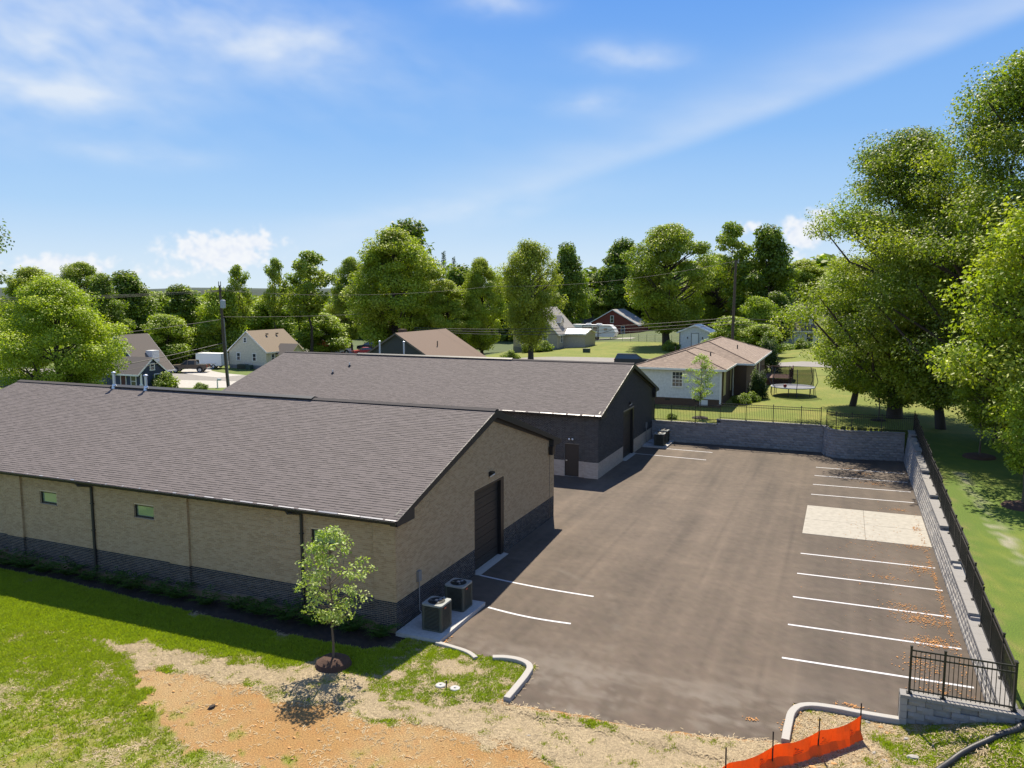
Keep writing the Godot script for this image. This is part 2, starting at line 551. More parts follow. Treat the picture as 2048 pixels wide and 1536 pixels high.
# what grows or lies at a spot: [colour, how grassy 0..1, how strawy 0..1]
func cover(x: float, z: float) -> Array:
	var big := noise.get_noise_2d(x * 9.0, z * 9.0)
	var fine := noise.get_noise_2d(x * 60.0 + 70.0, z * 60.0)
	var tiny := noise.get_noise_2d(x * 260.0, z * 260.0 + 30.0)
	if z > -22.6 and x < 4.42 and x > -62.0:
		if Geometry2D.is_point_in_polygon(Vector2(x, z), bed_poly):
			return [Color(0.03, 0.021, 0.018).lerp(Color(0.09, 0.06, 0.045), clampf(0.3 + tiny, 0, 1)), 0.0, 0.0]
		if seg_dist(Vector2(x, z), rim_line) < 0.2 + 0.15 * fine:
			return [Color(0.5, 0.24, 0.07).lerp(DIRT, clampf(0.5 + fine, 0, 1)), 0.0, 0.05]
		if within(x, z, turf_poly, 1.1, 20.0):
			var g := clampf(1.0 - 1.1 * maxf(0.0, fine + 0.3 * big) - 0.2, 0.0, 1.0)
			if Vector2(x + 10.6, (z + 20.4) * 1.8).length() < 0.7 + 0.5 * fine or Vector2(x + 12.0, (z + 19.3) * 1.6).length() < 0.55 + 0.5 * fine:
				return [STRAW.lerp(PALE_DIRT, 0.6), 0.15, 0.7]
			return [STRAW.lerp(Color(0.19, 0.31, 0.02), g), g, 0.3 * (1.0 - g)]
		if within(x, z, dirt_poly, 0.9, 14.0):
			var g2 := smoothstep(0.2, 0.4, fine + 0.4 * big) * smoothstep(-16.2, -14.5, z)
			var d := DIRT.lerp(PALE_DIRT, clampf(0.45 + 1.2 * big + 0.6 * fine, 0, 1)).lerp(Color(0.5, 0.22, 0.06), clampf(0.7 * tiny, 0, 0.5))
			return [d.lerp(PATCHY, g2 * 0.8), g2 * 0.45, 0.012]
		if within(x, z, straw_poly, 0.9, 18.0) or within(x, z, straw_poly2, 0.9, 18.0):
			var g3 := smoothstep(0.12, 0.4, fine) * 0.7
			return [STRAW.lerp(Color(0.42, 0.34, 0.23), clampf(0.4 + tiny, 0, 1)).lerp(Color(0.2, 0.13, 0.07), clampf(-0.9 * fine + 0.4 * tiny - 0.1, 0, 0.55)).lerp(PATCHY, g3), g3, 0.7]
		if within(x, z, green_poly, 1.1, 14.0):
			return [TURF.lerp(Color(0.28, 0.35, 0.018), clampf(0.4 + big + 0.5 * fine, 0, 1)), 1.0, 0.0]
		if x > -2.5 and z > -22.4:
			var dd := 0.0
			if Geometry2D.is_point_in_polygon(Vector2(x + 0.5 * fine, z + 0.5 * tiny), bank_dirt):
				dd = 1.0
			var g4 := clampf(0.55 + 1.3 * fine + 0.5 * big - 0.55 * dd + 0.08 * (x - 1.5), 0, 1)
			return [DIRT.lerp(PALE_DIRT, clampf(0.5 + tiny, 0, 1)).lerp(Color(0.22, 0.31, 0.025), g4), g4, 0.15]
		# thin, patchy turf in the left foreground
		var g5 := clampf(1.2 + 1.0 * big + 0.9 * fine + 0.4 * tiny - 0.5 * smoothstep(-24.0, -18.0, x) - 0.25 * smoothstep(-15.5, -12.5, z), 0.0, 1.0)
		var bare := STRAW.lerp(DIRT, clampf(0.35 + big * 1.5, 0, 1)).lerp(PATCHY, 0.4)
		return [bare.lerp(PATCHY.lerp(TURF, 0.35 * clampf(0.5 + fine, 0, 1)), g5), g5, 0.2 * (1.0 - g5)]
	if x > 4.42 and z > -61.0 and z < -8.0 and x < 40.0:
		var line := poly([6.2, -49.0, 6.5, -42.0, 6.9, -35.0, 7.3, -29.0, 7.7, -24.0])
		var worn := smoothstep(0.42, 0.05, seg_dist(Vector2(x + 0.35 * fine, z), line) + 0.25 * tiny) * clampf(0.5 + 1.3 * fine + big, 0, 1)
		var near_wall := smoothstep(1.4, 0.2, x - 4.4) * clampf(0.15 + fine, 0, 1)
		return [Color(0.13, 0.22, 0.01).lerp(Color(0.22, 0.28, 0.018), clampf(0.3 + fine + big, 0, 1)).lerp(Color(0.5, 0.46, 0.36), worn * 0.85).lerp(Color(0.3, 0.22, 0.1), near_wall), 0.9 - worn, 0.0]
	if z < -61.0 and z > -150.0 and x > -60.0 and x < 80.0:
		var dry := clampf(0.35 + 1.1 * big + 0.6 * fine, 0, 1)
		return [Color(0.2, 0.26, 0.016).lerp(Color(0.31, 0.31, 0.045), dry), 1.0, 0.0]
	if z < -60.0 and x <= -60.0 and z > -115.0:
		return [Color(0.14, 0.22, 0.02).lerp(Color(0.25, 0.27, 0.06), clampf(0.3 + big + fine, 0, 1)), 1.0, 0.0]
	return [Color(0.07, 0.12, 0.02).lerp(Color(0.12, 0.16, 0.04), clampf(0.4 + big, 0, 1)), 1.0, 0.0]

func make_ground() -> void:
	var xs := []
	var left := outward(-36.0, 0.4, 1.12, -4200.0)
	left.reverse()
	left.pop_back()
	xs.append_array(left)
	xs.append_array(steps(-36.0, -24.0, 0.22))
	xs.append_array(steps(-24.0, 4.3, 0.15))
	xs.append_array([4.3, 4.5])
	xs.append_array(steps(4.75, 12.0, 0.25))
	xs.append_array(outward(12.0, 0.4, 1.12, 4200.0))
	var zs := outward(-9.0, 0.6, 1.3, 400.0)
	zs.reverse()
	zs.pop_back()
	zs.append_array(steps(-9.0, -22.3, 0.15))
	zs.append_array([-22.3, -22.5])
	zs.append_array(steps(-23.0, -60.0, 0.5))
	zs.append_array([-60.0, -60.8, -61.1])
	zs.append_array(steps(-61.5, -125.0, 0.7))
	zs.append_array(outward(-125.0, 1.2, 1.1, -4600.0))
	var w := xs.size()
	var b := MB.new()
	for z in zs:
		for x in xs:
			b.col = cover(x, z)[0]
			var h := land(x, z)
			var e := 0.6
			if z > -22.4 and z < -8.0 or z < -62.0 or x > 5.3 and z < -23.0:
				b.vert(Vector3(x, h, z), Vector3(land(x - e, z) - land(x + e, z), 2 * e, land(x, z - e) - land(x, z + e)).normalized())
			else:
				b.vert(Vector3(x, h, z), Vector3.UP)
	var q := PackedInt32Array()
	for j in zs.size() - 1:
		for i in w - 1:
			var k := j * w + i
			q.append_array(PackedInt32Array([k, k + 1, k + w, k + 1, k + w + 1, k + w]))
	# rows run away from the camera, so turn the faces up
	for t in range(0, q.size(), 3):
		var s := q[t + 1]
		q[t + 1] = q[t + 2]
		q[t + 2] = s
	b.ix = q
	setting("ground", b.done(), M.ground)

# ---------------------------------------------------------------- the asphalt lot
func asphalt_colour(x: float, z: float) -> Color:
	var lane := noise.get_noise_2d(x * 26.0, z * 1.6)
	var cross := noise.get_noise_2d(x * 3.0 + 200.0, z * 34.0)
	var blot := noise.get_noise_2d(x * 12.0 + 40.0, z * 12.0)
	var mott := rough_noise.get_noise_2d(x * 60.0, z * 60.0)
	var fine := rough_noise.get_noise_2d(x * 170.0, z * 170.0)
	var k := 1.0 + 0.34 * lane + 0.16 * noise.get_noise_2d(x * 95.0, z * 3.0 + 40.0) + 0.2 * cross * smoothstep(-0.3, 0.4, blot) + 0.2 * blot + 0.18 * mott + 0.14 * fine
	var c := Color(0.146, 0.109, 0.081)
	c = c.lerp(Color(0.118, 0.09, 0.07), smoothstep(-1.9, -0.4, x) * 0.8)
	# paving seams
	for s in [-9.3, -5.0, -1.9]:
		var d := absf(x - s - 0.25 * noise.get_noise_2d(z * 3.0, s * 50.0))
		k -= 0.22 * exp(-d * d / 0.006) * clampf(0.6 + blot, 0, 1)
	# scuffed, dusty gateway at the near end
	var dust := smoothstep(-24.5, -20.0, z) * clampf(0.15 + 1.1 * blot + 0.9 * mott + 0.8 * cross, 0, 1)
	var arc := absf(Vector2(x + 13.0, z + 24.0).length() - 6.4 - 0.3 * blot)
	dust = maxf(dust, 0.35 * exp(-arc * arc / 0.02) * clampf(0.4 + cross * 2.0, 0, 1))
	c = Color(c.r * k, c.g * k, c.b * k).lerp(Color(0.26, 0.225, 0.19), clampf(dust * 0.8, 0, 0.7))
	return c

func rim_at(x: float) -> float:
	for i in rim_line.size() - 1:
		if x <= rim_line[i + 1].x:
			return lerpf(rim_line[i].y, rim_line[i + 1].y, clampf((x - rim_line[i].x) / (rim_line[i + 1].x - rim_line[i].x), 0, 1)) + 0.1 * noise.get_noise_2d(x * 70.0, 3.0)
	return rim_line[rim_line.size() - 1].y

func sheet(b: MB, x0: float, x1: float, z0: float, z1: float, d: float, y: float, rim := false) -> void:
	var nx := int(ceil((x1 - x0) / d))
	var nz := int(ceil((z0 - z1) / d))
	var k := b.v.size()
	for j in nz + 1:
		for i in nx + 1:
			var x := lerpf(x0, x1, float(i) / nx)
			var near_z := rim_at(x) if rim else z0
			var z := lerpf(near_z, z1, float(j) / nz)
			b.col = asphalt_colour(x, z)
			b.vert(Vector3(x, y, z), Vector3.UP)
	for j in nz:
		for i in nx:
			var q := k + j * (nx + 1) + i
			b.ix.append_array(PackedInt32Array([q, q + nx + 1, q + 1, q + 1, q + nx + 1, q + nx + 2]))

func kerb(called: String, label: String, path: Array, w: float, h: float) -> void:
	var o := thing(called, label, "kerb", path[0])
	var b := MB.new()
	# a rounded-shoulder profile swept along the path, kept upright
	var prof := [Vector2(-w / 2, -0.1), Vector2(-w / 2, h - 0.012), Vector2(-w / 2 + 0.012, h), Vector2(w / 2 - 0.012, h), Vector2(w / 2, h - 0.012), Vector2(w / 2, -0.1)]
	var rows := []
	for i in path.size():
		var d: Vector3 = (path[mini(i + 1, path.size() - 1)] - path[maxi(i - 1, 0)]).normalized()
		var s := d.cross(Vector3.UP).normalized()
		var row := []
		for p in prof:
			row.append(path[i] + s * p.x + Vector3.UP * p.y)
		rows.append(row)
	for i in path.size() - 1:
		for k in prof.size() - 1:
			b.quad(rows[i][k], rows[i][k + 1], rows[i + 1][k + 1], rows[i + 1][k])
	var a: Array = rows[0].duplicate()
	a.reverse()
	b.face(a)
	b.face(rows[path.size() - 1])
	wpart("kerb_body", b, M.kerb_concrete, o)

func arc_path(pts: Array, n: int) -> Array:
	var cv := Curve3D.new()
	for i in pts.size():
		var t: Vector3 = (pts[mini(i + 1, pts.size() - 1)] - pts[maxi(i - 1, 0)]) * 0.2
		cv.add_point(pts[i], -t, t)
	var out := []
	for i in n + 1:
		out.append(cv.sample_baked(cv.get_baked_length() * i / n, true))
	return out

func line_mark(a: Vector3, b: Vector3, sag: float, parent: Node3D) -> void:
	var m := MB.new()
	var n := 10
	for i in n:
		var t0 := float(i) / n
		var t1 := float(i + 1) / n
		var p := a.lerp(b, t0) + Vector3(0, 0, -sag * sin(PI * t0))
		var q := a.lerp(b, t1) + Vector3(0, 0, -sag * sin(PI * t1))
		var s := (q - p).cross(Vector3.UP).normalized() * 0.055
		m.quad(p + s, q + s, q - s, p - s)
	wpart("parking_line", m, M.line_paint, parent)

func make_lot() -> void:
	var b := MB.new()
	sheet(b, -13.5, 4.3, -25.3, -61.0, 0.16, 0.0)
	sheet(b, -11.75, 4.3, -22.35, -25.3, 0.16, 0.0)
	sheet(b, -11.75, -0.9, -21.55, -22.35, 0.16, 0.0)
	sheet(b, -8.3, -0.9, -19.3, -21.55, 0.16, 0.0, true)
	sheet(b, -46.0, -13.5, -37.4, -46.4, 0.3, 0.0)
	sheet(b, -13.9, -13.5, -46.4, -61.0, 0.3, 0.0)
	var lot := setting("parking_lot", b.done(), M.asphalt)
	for k in 5:
		var z := -25.14 - 2.743 * k
		line_mark(Vector3(-1.39, 0.004, z), Vector3(3.9, 0.004, z - 0.16), 0.0, lot)
	for z in [-47.42, -50.0, -52.55, -55.15]:
		line_mark(Vector3(-1.4, 0.004, z), Vector3(3.9, 0.004, z - 0.2), 0.0, lot)
	line_mark(Vector3(-13.35, 0.004, -28.1), Vector3(-8.35, 0.004, -27.7), -0.12, lot)
	line_mark(Vector3(-11.6, 0.004, -25.2), Vector3(-8.35, 0.004, -25.0), -0.14, lot)
	line_mark(Vector3(-12.1, 0.004, -57.65), Vector3(-8.5, 0.004, -57.5), 0.0, lot)
	line_mark(Vector3(-13.5, 0.004, -54.97), Vector3(-8.5, 0.004, -54.67), 0.0, lot)
	var pad := Node3D.new()
	pad.name = "concrete_pad"
	add_child(pad)
	pad.position = Vector3(1.25, 0, -42.0)
	pad.set_meta("kind", "structure")
	for i in 2:
		for j in 2:
			var s := MB.new()
			s.span(Vector3(-1.48 + 2.78 * i, -0.05, -41.97 - 2.8 * j), Vector3(1.285 + 2.76 * i, 0.012, -39.28 - 2.71 * j))
			wpart("concrete_slab", s, M.concrete, pad)
	# fallen catkins and leaves blown against the wall
	var r := rnd(8)
	var where := []
	var tint := []
	for c in [[2.9, -30.2, 0.9, 0.75, 330], [3.1, -28.2, 0.8, 0.5, 260], [2.4, -31.2, 0.9, 0.4, 90], [3.3, -35.8, 0.5, 0.8, 150], [2.0, -34.2, 0.9, 0.25, 70], [2.6, -26.3, 0.9, 0.7, 130], [3.0, -24.6, 0.8, 0.8, 120], [3.4, -39.0, 0.6, 0.4, 90], [3.0, -45.6, 0.7, 0.3, 70], [2.0, -51.5, 0.9, 0.6, 120], [1.4, -54.2, 0.8, 0.5, 100], [0.6, -55.4, 0.7, 0.3, 50], [0.6, -22.8, 0.5, 0.12, 50], [-0.9, -21.0, 0.25, 0.5, 70], [-1.8, -21.0, 0.3, 0.12, 25], [3.75, -34.0, 0.12, 9.0, 420], [1.5, -38.0, 2.0, 8.0, 220], [3.6, -42.2, 0.25, 0.5, 60], [-11.7, -21.9, 0.1, 0.5, 40]]:
		for i in c[4]:
			var p := Vector3(c[0] + r.randfn(0, 0.45) * c[2], 0.016 + r.randf() * 0.01, c[1] + r.randfn(0, 0.5) * c[3])
			if p.x > 3.98 or p.z > -20.4:
				continue
			var s := r.randf_range(0.012, 0.034)
			where.append(Transform3D(Basis(Vector3.UP, r.randf() * TAU) * Basis.from_scale(Vector3(s * r.randf_range(1.0, 2.2), 0.006, s)), p))
			tint.append(Color(0.5, 0.24, 0.07).lerp(Color(0.34, 0.16, 0.06), r.randf()))
	var o := scatter("leaf_litter", cube, M.litter, where, tint, self)
	o.set_meta("label", "orange brown fallen catkins drifted on the asphalt by the right wall")
	o.set_meta("category", "leaf litter")
	# kerbs
	kerb("kerb", "short pale concrete kerb running from the condenser slab along the lawn", arc_path([Vector3(-11.85, 0, -21.72), Vector3(-11.2, 0, -21.62), Vector3(-10.6, 0, -21.48), Vector3(-10.2, 0, -21.22)], 8), 0.16, 0.11)
	kerb("kerb", "hooked pale concrete kerb at the lawn corner by the lot entrance", arc_path([Vector3(-9.7, 0, -21.4), Vector3(-9.3, 0, -21.55), Vector3(-8.8, 0, -21.55), Vector3(-8.42, 0, -21.3), Vector3(-8.32, 0, -20.8), Vector3(-8.3, 0, -20.1), Vector3(-8.3, 0, -19.25)], 22), 0.2, 0.15)
	kerb("kerb", "curved pale concrete kerb round the bank behind the orange silt fence", arc_path([Vector3(-0.95, 0, -20.1), Vector3(-0.93, 0, -20.9), Vector3(-0.86, 0, -21.7), Vector3(-0.55, 0, -22.15), Vector3(0.1, 0, -22.3), Vector3(0.9, 0, -22.3), Vector3(1.78, 0, -22.35)], 22), 0.2, 0.14)

# blades and straw that stand on the near ground
func make_turf() -> void:
	var r := rnd(31)
	var tufts := []
	for k in 3:
		var b := MB.new()
		for i in 9:
			var a := r.randf() * TAU
			var o := Vector3(cos(a), 0, sin(a)) * r.randf() * 0.09
			var lean := Vector3(r.randfn(0, 0.4), 1.0, r.randfn(0, 0.4)).normalized() * r.randf_range(0.5, 1.0)
			var s := Vector3(cos(a + 1.0), 0, sin(a + 1.0)) * 0.014
			b.col = Color.WHITE * r.randf_range(0.8, 1.1)
			b.tri(o - s, o + s, o + lean * 0.09)
		tufts.append(b.done())
	var straw := MB.new()
	for i in 7:
		var a := r.randf() * TAU
		var o := Vector3(r.randfn(0, 0.08), 0.012, r.randfn(0, 0.08))
		var d := Vector3(cos(a), r.randfn(0, 0.15), sin(a)) * 0.06
		var s := Vector3(-sin(a), 0, cos(a)) * 0.007
		straw.quad(o - d - s, o - d + s, o + d + s, o + d - s)
	var straw_mesh := straw.done()
	var where := [[], [], []]
	var tint := [[], [], []]
	var sw := []
	var st := []
	for i in 210000:
		var z := -10.5 - 11.8 * sqrt(r.randf())
		var x := r.randf_range(-34.0, 4.4)
		if z > -15.0 and x > -6.0 - (z + 15.0) * 2.0:
			continue
		if x > -8.25 and x < -0.95 and z < rim_at(x) + 0.06 or x > -11.8 and z < -21.5 and x < -0.9 or x < -13.0 and z < -21.0 or x > -0.95 and x < 1.9 and z < -22.15 or z < -22.1:
			continue
		var c := cover(x, z)
		var roll := r.randf()
		if roll < c[1] * 0.85:
			var k := r.randi() % 3
			var s = r.randf_range(0.55, 1.15) * (0.5 + 0.5 * c[1])
			where[k].append(Transform3D(Basis(Vector3.UP, r.randf() * TAU).scaled(Vector3(s * 1.2, s, s * 1.2)), Vector3(x, land(x, z) - 0.005, z)))
			var g: Color = c[0]
			tint[k].append(g.lerp(Color(0.37, 0.46, 0.022), 0.45 + 0.3 * c[1] * c[1]) * r.randf_range(0.8, 1.25))
		elif roll > 1.0 - c[2] * 0.9:
			sw.append(Transform3D(Basis(Vector3.UP, r.randf() * TAU), Vector3(x, land(x, z), z)))
			st.append(Color(0.42, 0.33, 0.2) * r.randf_range(0.6, 1.15))
	var g0: MultiMeshInstance3D
	for k in 3:
		var o := scatter(numbered("grass"), tufts[k], M.blade, where[k], tint[k], self)
		o.set_meta("label", "short green grass of the lawn in front of the buildings")
		o.set_meta("category", "grass")
	var q := scatter("straw", straw_mesh, M.litter, sw, st, self)
	q.set_meta("label", "dry straw lying on the bare ground before the lot")
	q.set_meta("category", "straw")
	# clods of soil on the bare earth
	var cl := []
	var ct := []
	for i in 900:
		var x := r.randf_range(-19.0, 2.5)
		var z := r.randf_range(-22.0, -13.5)
		var ok := Geometry2D.is_point_in_polygon(Vector2(x, z), dirt_poly) or Geometry2D.is_point_in_polygon(Vector2(x, z), bank_dirt)
		if not ok or noise.get_noise_2d(x * 30.0, z * 30.0) < 0.02 and r.randf() < 0.8:
			continue
		var s := r.randf_range(0.01, 0.04) * (1.8 if x > -1.0 else 1.0)
		cl.append(Transform3D(Basis.from_euler(Vector3(r.randf() * 6, r.randf() * 6, r.randf() * 6)).scaled(Vector3(s * 1.5, s * 0.8, s)), Vector3(x, land(x, z) + s * 0.2, z)))
		ct.append(Color(0.55, 0.3, 0.11).lerp(Color(0.26, 0.14, 0.06), r.randf() * r.randf()))
	var e := scatter("soil_clods", lump(5), M.litter, cl, ct, self)
	e.set_meta("label", "scattered clods of orange soil on the bare earth")
	e.set_meta("category", "soil")

func lump(seed_: int) -> ArrayMesh:
	var r := rnd(seed_)
	var b := MB.new()
	var rows := []
	for j in 5:
		var row := []
		for i in 7:
			var t := PI * j / 4.0
			var f := r.randf_range(0.75, 1.15) if j > 0 and j < 4 else 0.9
			row.append(Vector3(sin(t) * cos(TAU * i / 7.0), -cos(t), sin(t) * sin(TAU * i / 7.0)) * f)
		rows.append(row)
	for j in 4:
		for i in 7:
			var k := (i + 1) % 7
			b.quad(rows[j][i], rows[j + 1][i], rows[j + 1][k], rows[j][k])
	return b.done()

# ---------------------------------------------------------------- brick buildings
const COURSE := 0.0677
const BRICK := 0.2033
const TAN_BRICK := [Color(0.45, 0.33, 0.2), Color(0.42, 0.305, 0.18), Color(0.48, 0.36, 0.225), Color(0.38, 0.275, 0.16), Color(0.46, 0.345, 0.21)]
const DARK_BRICK := [Color(0.03, 0.035, 0.045), Color(0.022, 0.025, 0.033), Color(0.045, 0.05, 0.06), Color(0.035, 0.035, 0.042), Color(0.06, 0.062, 0.07)]
const PALE_BRICK := [Color(0.5, 0.44, 0.38), Color(0.46, 0.4, 0.35), Color(0.53, 0.47, 0.41), Color(0.48, 0.42, 0.37), Color(0.44, 0.38, 0.33)]
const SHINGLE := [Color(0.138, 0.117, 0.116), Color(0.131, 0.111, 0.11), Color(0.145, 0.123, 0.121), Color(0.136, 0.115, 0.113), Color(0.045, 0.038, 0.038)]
const BLOCKS := [Color(0.33, 0.32, 0.31), Color(0.3, 0.293, 0.288), Color(0.36, 0.345, 0.33), Color(0.315, 0.3, 0.29), Color(0.27, 0.263, 0.26)]

func top_at(profile: Array, u: float) -> float:
	for i in profile.size() - 1:
		if u <= profile[i + 1].x:
			return lerpf(profile[i].y, profile[i + 1].y, (u - profile[i].x) / maxf(1e-6, profile[i + 1].x - profile[i].x))
	return profile[profile.size() - 1].y

# a wall face with real openings: org is its lower left corner seen from outside, profile its top edge, openings [u0, u1, y0, y1]
func wall_face(b: MB, org: Vector3, u: Vector3, profile: Array, openings: Array, reveal: float) -> void:
	var nrm := u.cross(Vector3.UP)
	var cuts := []
	for p in profile:
		cuts.append(p.x)
	for o in openings:
		cuts.append(o[0])
		cuts.append(o[1])
	cuts.sort()
	for i in cuts.size() - 1:
		var a: float = cuts[i]
		var c: float = cuts[i + 1]
		if c - a < 1e-4:
			continue
		var spans := [[0.0, -1.0]]
		for o in openings:
			if o[0] <= a + 1e-4 and o[1] >= c - 1e-4:
				spans[spans.size() - 1][1] = o[2]
				spans.append([o[3], -1.0])
		for s in spans:
			var ta: float = s[1] if s[1] >= 0 else top_at(profile, a + 1e-5)
			var tc: float = s[1] if s[1] >= 0 else top_at(profile, c - 1e-5)
			if ta - s[0] < 1e-3 and tc - s[0] < 1e-3:
				continue
			b.quad(org + u * a + Vector3.UP * s[0], org + u * c + Vector3.UP * s[0], org + u * c + Vector3.UP * tc, org + u * a + Vector3.UP * ta)
	for o in openings:
		var p00: Vector3 = org + u * o[0] + Vector3.UP * o[2]
		var p10: Vector3 = org + u * o[1] + Vector3.UP * o[2]
		var p01: Vector3 = org + u * o[0] + Vector3.UP * o[3]
		var p11: Vector3 = org + u * o[1] + Vector3.UP * o[3]
		var k := -nrm * reveal
		b.quad(p00, p10, p10 + k, p00 + k)
		b.quad(p01 + k, p11 + k, p11, p01)
		b.quad(p00 + k, p01 + k, p01, p00)
		b.quad(p10, p11, p11 + k, p10 + k)

# every brick of a face: [transform, zone, tone] each; zone(y) picks the colour family
func brick_face(out: Array, org: Vector3, u: Vector3, profile: Array, openings: Array, y0: float, zone: Callable, r: RandomNumberGenerator) -> void:
	var nrm := u.cross(Vector3.UP)
	var top := 0.0
	for p in profile:
		top = maxf(top, p.y)
	var n := int((top - y0) / COURSE)
	for k in n:
		var y := y0 + k * COURSE
		var lo: float = profile[0].x
		var hi: float = profile[profile.size() - 1].x
		var yt := y + 0.05
		if profile.size() > 2:   # gable: trim to the slopes
			var pk: Vector2 = profile[1]
			if yt > profile[0].y:
				lo = lerpf(profile[0].x, pk.x, (yt - profile[0].y) / (pk.y - profile[0].y))
			if yt > profile[2].y:
				hi = lerpf(profile[2].x, pk.x, (yt - profile[2].y) / (pk.y - profile[2].y))
		var runs := [[lo, hi]]
		for o in openings:
			if y + 0.05 > o[2] and y < o[3]:
				var next := []
				for s in runs:
					if o[0] > s[0]:
						next.append([s[0], minf(o[0], s[1])])
					if o[1] < s[1]:
						next.append([maxf(o[1], s[0]), s[1]])
				runs = next
		for s in runs:
			var a: float = floorf(s[0] / BRICK) * BRICK - (BRICK * 0.5 if k % 2 else 0.0)
			while a < s[1]:
				var p: float = maxf(a, s[0])
				var q: float = minf(a + BRICK - 0.0095, s[1])
				if q - p > 0.03:
					var t := Transform3D(Basis(u * (q - p), Vector3.UP * 0.0575, nrm * 0.03), org + u * (p + q) * 0.5 + Vector3.UP * (y + 0.034) + nrm * (-0.009 + r.randf() * 0.003))
					out.append([t, zone.call(y), r.randi() % 5])
				a += BRICK

# the pieces nearest the eye become parts of their own, the rest one part
func lay(called: String, pieces: Array, families: Array, mesh: Mesh, parent: Node3D, singly: int, m: Material) -> void:
	var order := []
	for i in pieces.size():
		order.append(Vector2(pieces[i][0].origin.distance_squared_to(EYE), i))
	order.sort()
	var where := []
	var tint := []
	for k in order.size():
		var p: Array = pieces[int(order[k].y)]
		var c: Color = families[p[1]][p[2]]
		var t: Transform3D = p[0]
		t.origin -= parent.position
		if k < singly:
			var o := part(called, mesh, tone(c, m), parent)
			o.transform = t
		else:
			where.append(t)
			tint.append(c)
	if where.size():
		scatter(called + "work" if called == "brick" else called + "_field", mesh, m, where, tint, parent)

var tones := {}
func tone(c: Color, from: StandardMaterial3D) -> StandardMaterial3D:
	var key := "%s%s" % [c, from.resource_name]
	if not tones.has(key):
		var m: StandardMaterial3D = from.duplicate()
		m.vertex_color_use_as_albedo = false
		m.albedo_color = c.linear_to_srgb()
		tones[key] = m
	return tones[key]

# laminated shingles on a slope: org lower left corner seen from outside, u along the eave, s up the slope
func shingle_slope(out: Array, org: Vector3, u: Vector3, s: Vector3, width: Callable, rise: float, r: RandomNumberGenerator, exposure := 0.143, band := 0.036) -> void:
	var nrm := u.cross(s).normalized()
	var n := int(rise / exposure)
	for k in n:
		var at := (k + 0.5) * exposure
		var w: Vector2 = width.call(at / rise)
		var a := w.x - r.randf() * 0.3
		while a < w.y:
			var d := r.randf_range(0.16, 0.34)
			var p := maxf(a, w.x)
			var q := minf(a + d, w.y)
			if q - p > 0.03:
				var butt := 0.012 if r.randf() < 0.5 else 0.007
				var tilt := Basis(u.normalized(), -butt / exposure)
				var x := u * (q - p)
				var y := tilt * (nrm * 0.02)
				var z := tilt * (s * exposure)
				var c := org + u * (p + q) * 0.5 + s * at + nrm * (butt * 0.5 - 0.005)
				out.append([Transform3D(Basis(x, y, -z), c), 0, r.randi() % 4])
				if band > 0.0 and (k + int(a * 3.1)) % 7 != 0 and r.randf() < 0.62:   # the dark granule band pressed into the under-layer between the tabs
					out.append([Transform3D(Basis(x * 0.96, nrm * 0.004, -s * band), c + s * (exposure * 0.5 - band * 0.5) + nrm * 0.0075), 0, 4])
			a += d

func gutter_run(x0: float, x1: float, z: float, y: float, o: Node3D, r: RandomNumberGenerator, bare: float) -> void:
	var b := MB.new()
	var prof := [Vector3(x0, y - 0.13, z), Vector3(x0, y - 0.13, z + 0.075), Vector3(x0, y - 0.07, z + 0.11), Vector3(x0, y - 0.01, z + 0.125), Vector3(x0, y - 0.01, z + 0.11), Vector3(x0, y - 0.05, z)]
	b.extrude(prof, Vector3(x1 - x0, 0, 0))
	wpart("gutter", b, M.dark_trim, o)
	var x := x0
	while x < x1:
		var e := minf(x + 0.9, x1)
		var d := MB.new()
		var shown := (e - x) * clampf(bare + (0.75 if bare < 0.3 else 0.25) * smoothstep(-26.0, -17.0, x) + r.randf_range(-0.08, 0.15), 0.08, 0.97)
		d.box(Vector3(e - shown * 0.5, y + 0.016 + r.randf_range(-0.003, 0.003), z + 0.035), Vector3(shown, 0.006, 0.06), Basis(Vector3.RIGHT, r.randf_range(0.0, 0.5)) * Basis(Vector3.BACK, r.randf_range(-0.006, 0.006)))
		wpart("drip_edge", d, M.drip_metal, o)
		x = e

func leader(x: float, z: float, y: float, o: Node3D) -> void:
	var b := MB.new()
	var path := [Vector3(x - 0.32, y - 0.1, z + 0.46), Vector3(x - 0.3, y - 0.2, z + 0.42), Vector3(x - 0.04, y - 0.26, z + 0.12), Vector3(x, y - 0.34, z + 0.06), Vector3(x, 0.12, z + 0.06), Vector3(x, 0.05, z + 0.16)]
	b.tube(path, [0.055, 0.055, 0.055, 0.055, 0.055, 0.055], 8)
	for k in 3:
		b.box(Vector3(x, 0.8 + k * 1.1, z + 0.05), Vector3(0.15, 0.03, 0.13))
	wpart("downspout", b, M.dark_trim, o)

